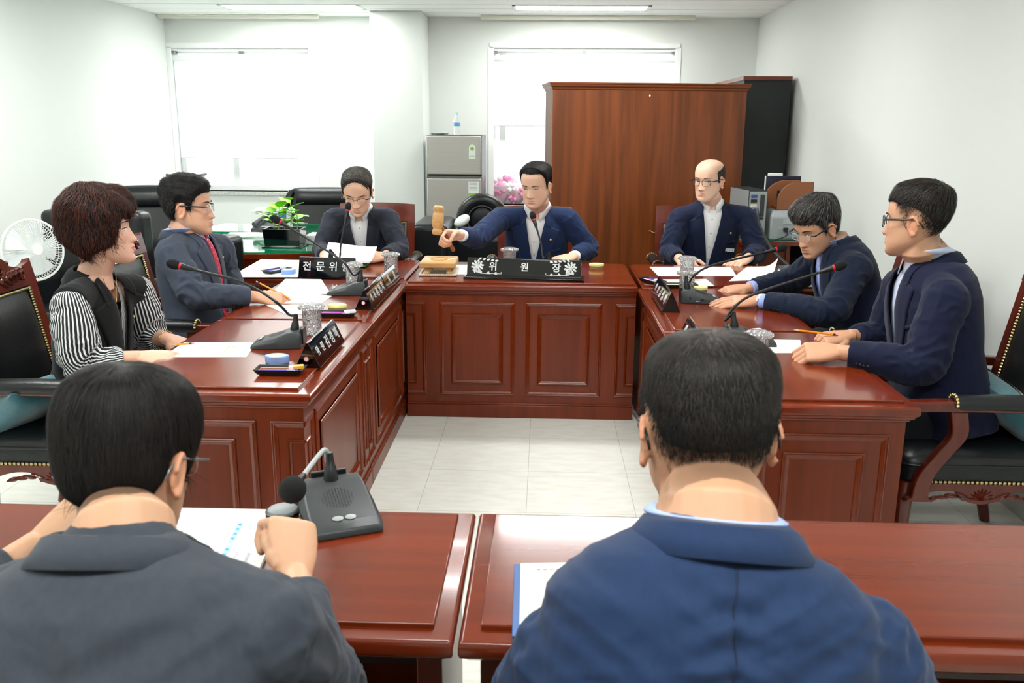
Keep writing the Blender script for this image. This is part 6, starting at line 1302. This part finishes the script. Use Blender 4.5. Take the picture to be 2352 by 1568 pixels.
# grey-haired man with the wristwatch
S = dict(seed=6, C=at(1876, 520, 4.22), s=1.10, yaw=-62, pitch=24, N=at(1916, 556, 4.26), P=(1.52, 4.14, SEAT), f=(-1, -.05, 0), SL=at(1968, 618, 4.02), SR=at(1878, 600, 4.46), EL=at(1905, 716, 3.87), WL=at(1742, 690, 4.05), ER=at(1822, 642, 4.58), WR=at(1718, 662, 4.47),
    HL=hh((-.97, .10, -.07), (0, -.32, .94), FLAT), HR=hh((-.96, -.12, -.10), (0, -.2, .96), REST, spread=.03), vox=.0032, jaw=1.0, wide=.98, eye=.0018, skin='#cb9c7e', bulk=1.05, smile=-.002,
    hair=dict(c='#1c1b1b', c2='#77736f', edge=[(.088, .052), (.070, .050), (.055, .044), (.045, .034), (.034, .020), (.026, -.014), (.012, -.012), (.006, .022), (-.026, .020), (-.034, -.014), (-.044, -.052), (-.07, -.080), (-.10, -.088)], t=(.020, .009, .011), front=.010, n=2000, len=.042, flow=flow_men, up=.006, stub=.7, cp=1.8), glasses=('#a7a9ab', .0013, .024, .014, '#1a1816'))
gm = person('grey-haired man with glasses and wristwatch leaning over the right desk', S); shirt(gm, '#9fb0ee', 1.07); jacket(gm, '#111b31', 1.07, .40, .066, cuff='#9fb0ee', pin=(-.11, -.17))
W, E = gm.J['WL'], gm.J['EL']; fd = (W-E).normalized(); wc = W-fd*.006; WS = mat('watch_steel', '#c9cac6', .22, .9)
m = MB(); n_ = V((0, -.32, .94)); n_ = (n_-fd*n_.dot(fd)).normalized(); y_ = fd.cross(n_); m.tube([wc+(y_*math.cos(q)*.031+n_*math.sin(q)*.026) for q in [2*math.pi*i/24 for i in range(24)]], .0075, 8, True, flat=.4, ref=n_); wt = gm.add('wristwatch', m, WS); wn = V((.1, -.75, .65)).normalized(); m = MB(); m.lathe([(0, 0), (.019, 0), (.020, .005), (.016, .008), (0, .008)], wc+wn*.026, 24, wn); a_ = gm.add('watch_case', m, WS); m = MB(); m.lathe([(0, .0082), (.0155, .0082), (.0155, .0086), (0, .0086)], wc+wn*.026, 24, wn); b_ = gm.add('watch_dial', m, mat('dial_silver', '#e8e9e6', .3))
for q in (a_, b_): q.parent = wt
# blue-suited man at right, seen from behind his cheek
S = dict(seed=7, C=at(2108, 506, 3.22), s=1.09, yaw=-126, pitch=2, N=at(2130, 590, 3.25), P=(1.47, 3.17, SEAT), f=(-1, .05, 0), SL=at(2172, 690, 3.02), SR=at(2072, 660, 3.48), EL=at(2118, 838, 2.97), WL=at(1925, 808, 3.08), ER=at(2030, 775, 3.52), WR=at(1950, 772, 3.43),
    HL=hh((-.97, .12, -.05), (.05, -.5, .85), [(45, 60, 35)]*4, thumb=(.8, .4, -.4)), HR=hh((-.93, -.18, -.08), (-.1, -.25, .95), PENG), vox=.003, jaw=1.1, wide=1.03, skin='#c99a7c', bulk=1.12, neck=.066, eye=.004,
    hair=dict(c='#121110', c2='#3c342e', edge=[(.088, .056), (.070, .060), (.055, .056), (.045, .046), (.034, .030), (.026, -.010), (.012, -.008), (.006, .024), (-.026, .024), (-.034, -.010), (-.044, -.046), (-.07, -.072), (-.10, -.078)][:0]+[(.088, .060), (.070, .066), (.055, .064), (.045, .058), (.034, .050), (.0, .046), (-.03, .036), (-.06, .005), (-.10, -.012)], stubedge=MEN, short=2600, t=(.012, .005, .006), front=.006, fade=.040, n=2600, len=.036, flow=flow_men, up=.005, stub=.75, cp=1.3), glasses=('#3a2f22', .0015, .0245, .0175, '#2c2418'))
bm7 = person('man in a dark navy suit with glasses at the right, face turned away', S); shirt(bm7, '#c9d3ec', 1.14); jacket(bm7, '#0f1530', 1.14, .42, .072)
tp = bm7.tips['R']; pencil('yellow pencil resting across the hand of the man in the dark navy suit', at(1822, 757, 3.40), at(1924, 769, 3.40))
# young man from behind, left foreground
S = dict(seed=8, C=at(292, 1060, 1.12), s=.99, yaw=174, pitch=20, N=at(285, 1222, 1.0), P=(-.50, .80, .56), f=(.06, 1, 0), SR=at(598, 1445, .965), SL=at(-35, 1440, .965), ER=at(742, 1600, 1.14), WR=at(678, 1322, 1.40), EL=at(-120, 1420, 1.16), WL=at(95, 1250, 1.27), thigh=.36,
    HR=hh((-.22, .72, .50), (.55, -.35, .65), FIST, thumb=(.92, .22, -.3), tcurl=(30, 40)), HL=hh((.62, .45, .55), (-.4, -.5, .7), [(30, 40, 25)]*4), vox=.0034, skin='#d3a484', face=True, bulk=1.0, neck=.056,
    hair=dict(c='#0b0a0a', c2='#2b2421', edge=[(.088, .040), (.070, .044), (.055, .030), (.045, .016), (.034, -.004), (.026, -.020), (.012, -.012), (.006, .010), (-.026, .006), (-.034, -.030), (-.044, -.060), (-.07, -.080), (-.10, -.086)], t=(.016, .009, .010), fade=.024, n=9000, len=.045, flow=flow_down, jit=.08, up=.003, w=.0006, nf=30, na=.16, crown=(.004, -.052, .108), cp=1.6, rough=.38, stub=.9), glasses=('#8d9092', .0008, .024, .016))
yo = person('young man with thick black hair in a grey suit, back to the camera', S); shirt(yo, '#f0f0f0', .94, name='shirt', buttons=False, collar=False)
def backfold(p, o=None):
    o = o or yo; q = p-o.N; x, z, y = q.dot(o.r), q.dot(o.u), q.dot(o.f); 
    if y > .02: return 0
    w_ = noise.noise(V(((x+z*.4)*14, z*7, 1.3))); w2 = noise.noise(V((x*6, (z-abs(x)*.5)*22, 5.1)))
    return (.008*(.3-abs(w_))+.005*(.3-abs(w2)))*min(1, max(0, (-z-.03)/.06))
jacket(yo, '#3c414a', 1.02, .36, .070, extra=backfold, sl_end=.05, wr=1.25, vox=.005)
# blue-suited man from behind, right foreground
S = dict(seed=9, C=at(1624, 985, 1.14), s=1.05, yaw=184, pitch=9, N=at(1642, 1196, 1.03), P=(.18, .84, .56), f=(.0, 1, 0), SL=at(1328, 1525, .97), SR=at(1955, 1515, .97), EL=at(1240, 1625, 1.08), ER=at(2040, 1630, 1.08), WL=(.10, 1.34, .785), WR=(.42, 1.36, .785), thigh=.34,
    HL=hh((.35, .9, -.05), (0, 0, 1), REST), HR=hh((-.35, .9, -.05), (0, 0, 1), REST), vox=.0034, skin='#cb9b7b', bulk=1.10, neck=.066, wide=1.02, jaw=1.05,
    hair=dict(c='#141312', c2='#3f3833', edge=[(.088, .052), (.070, .056), (.055, .050), (.045, .036), (.034, .018), (.026, -.014), (.012, -.010), (.006, .022), (-.026, .018), (-.034, -.012), (-.044, -.040), (-.07, -.058), (-.10, -.062)][:0]+[(.088, .052), (.070, .056), (.055, .050), (.045, .040), (.030, .03), (0, .034), (-.03, .022), (-.05, -.010), (-.10, -.022)], stubedge=[(.088, .052), (.070, .056), (.045, .036), (.030, .0), (.022, -.014), (.008, .020), (-.026, .016), (-.034, -.020), (-.05, -.052), (-.07, -.066), (-.10, -.070)], short=8000, sg=10, stubfade=.055, thin=(.006, .004, .85, '#80573c', .045, .04), t=(.009, .003, .004), fade=.06, n=9000, len=.016, flow=flow_down, up=.002, w=.0005, nf=40, na=.15, crown=(-.004, -.030, .112), cp=1.5, stub=.85), glasses=('#141414', .0017, .024, .016))
fg = person('man with thinning black hair in a bright navy jacket, back to the camera', S); shirt(fg, '#a9bdf2', 1.08, buttons=False)
def backfold2(p):
    q = p-fg.N; x, z, y = q.dot(fg.r), q.dot(fg.u), q.dot(fg.f)
    if y > .03: return 0
    ed = min(1, max(0, (-z-.03)/.06))
    d = -.004*math.exp(-(x/.006)**2)+.0032*math.exp(-(x/.035)**2)*math.sin(z*170+abs(x)*60)
    w_ = noise.noise(V((x*5+2, (z-abs(x)*.55)*26, 3.3))); w2 = noise.noise(V((x*9, (z+abs(x)*.25)*34, 8.1)))
    return d*ed+ed*.0095*(.3-abs(w_))*min(1, abs(x)/.03)+ed*.004*(.3-abs(w2))
jacket(fg, '#1e3152', 1.13, .36, .072, extra=backfold2, wr=1.35, vox=.005, seam=True)

# low-backed chairs under the two men in front
armchair('plain wooden armchair under the young man in the grey suit', (-.50, .72, 0), 0, False, .80, 'plain wooden armchairs in front', .54)
armchair('plain wooden armchair under the man in the bright navy jacket', (.18, .76, 0), 0, False, .80, 'plain wooden armchairs in front', .56)
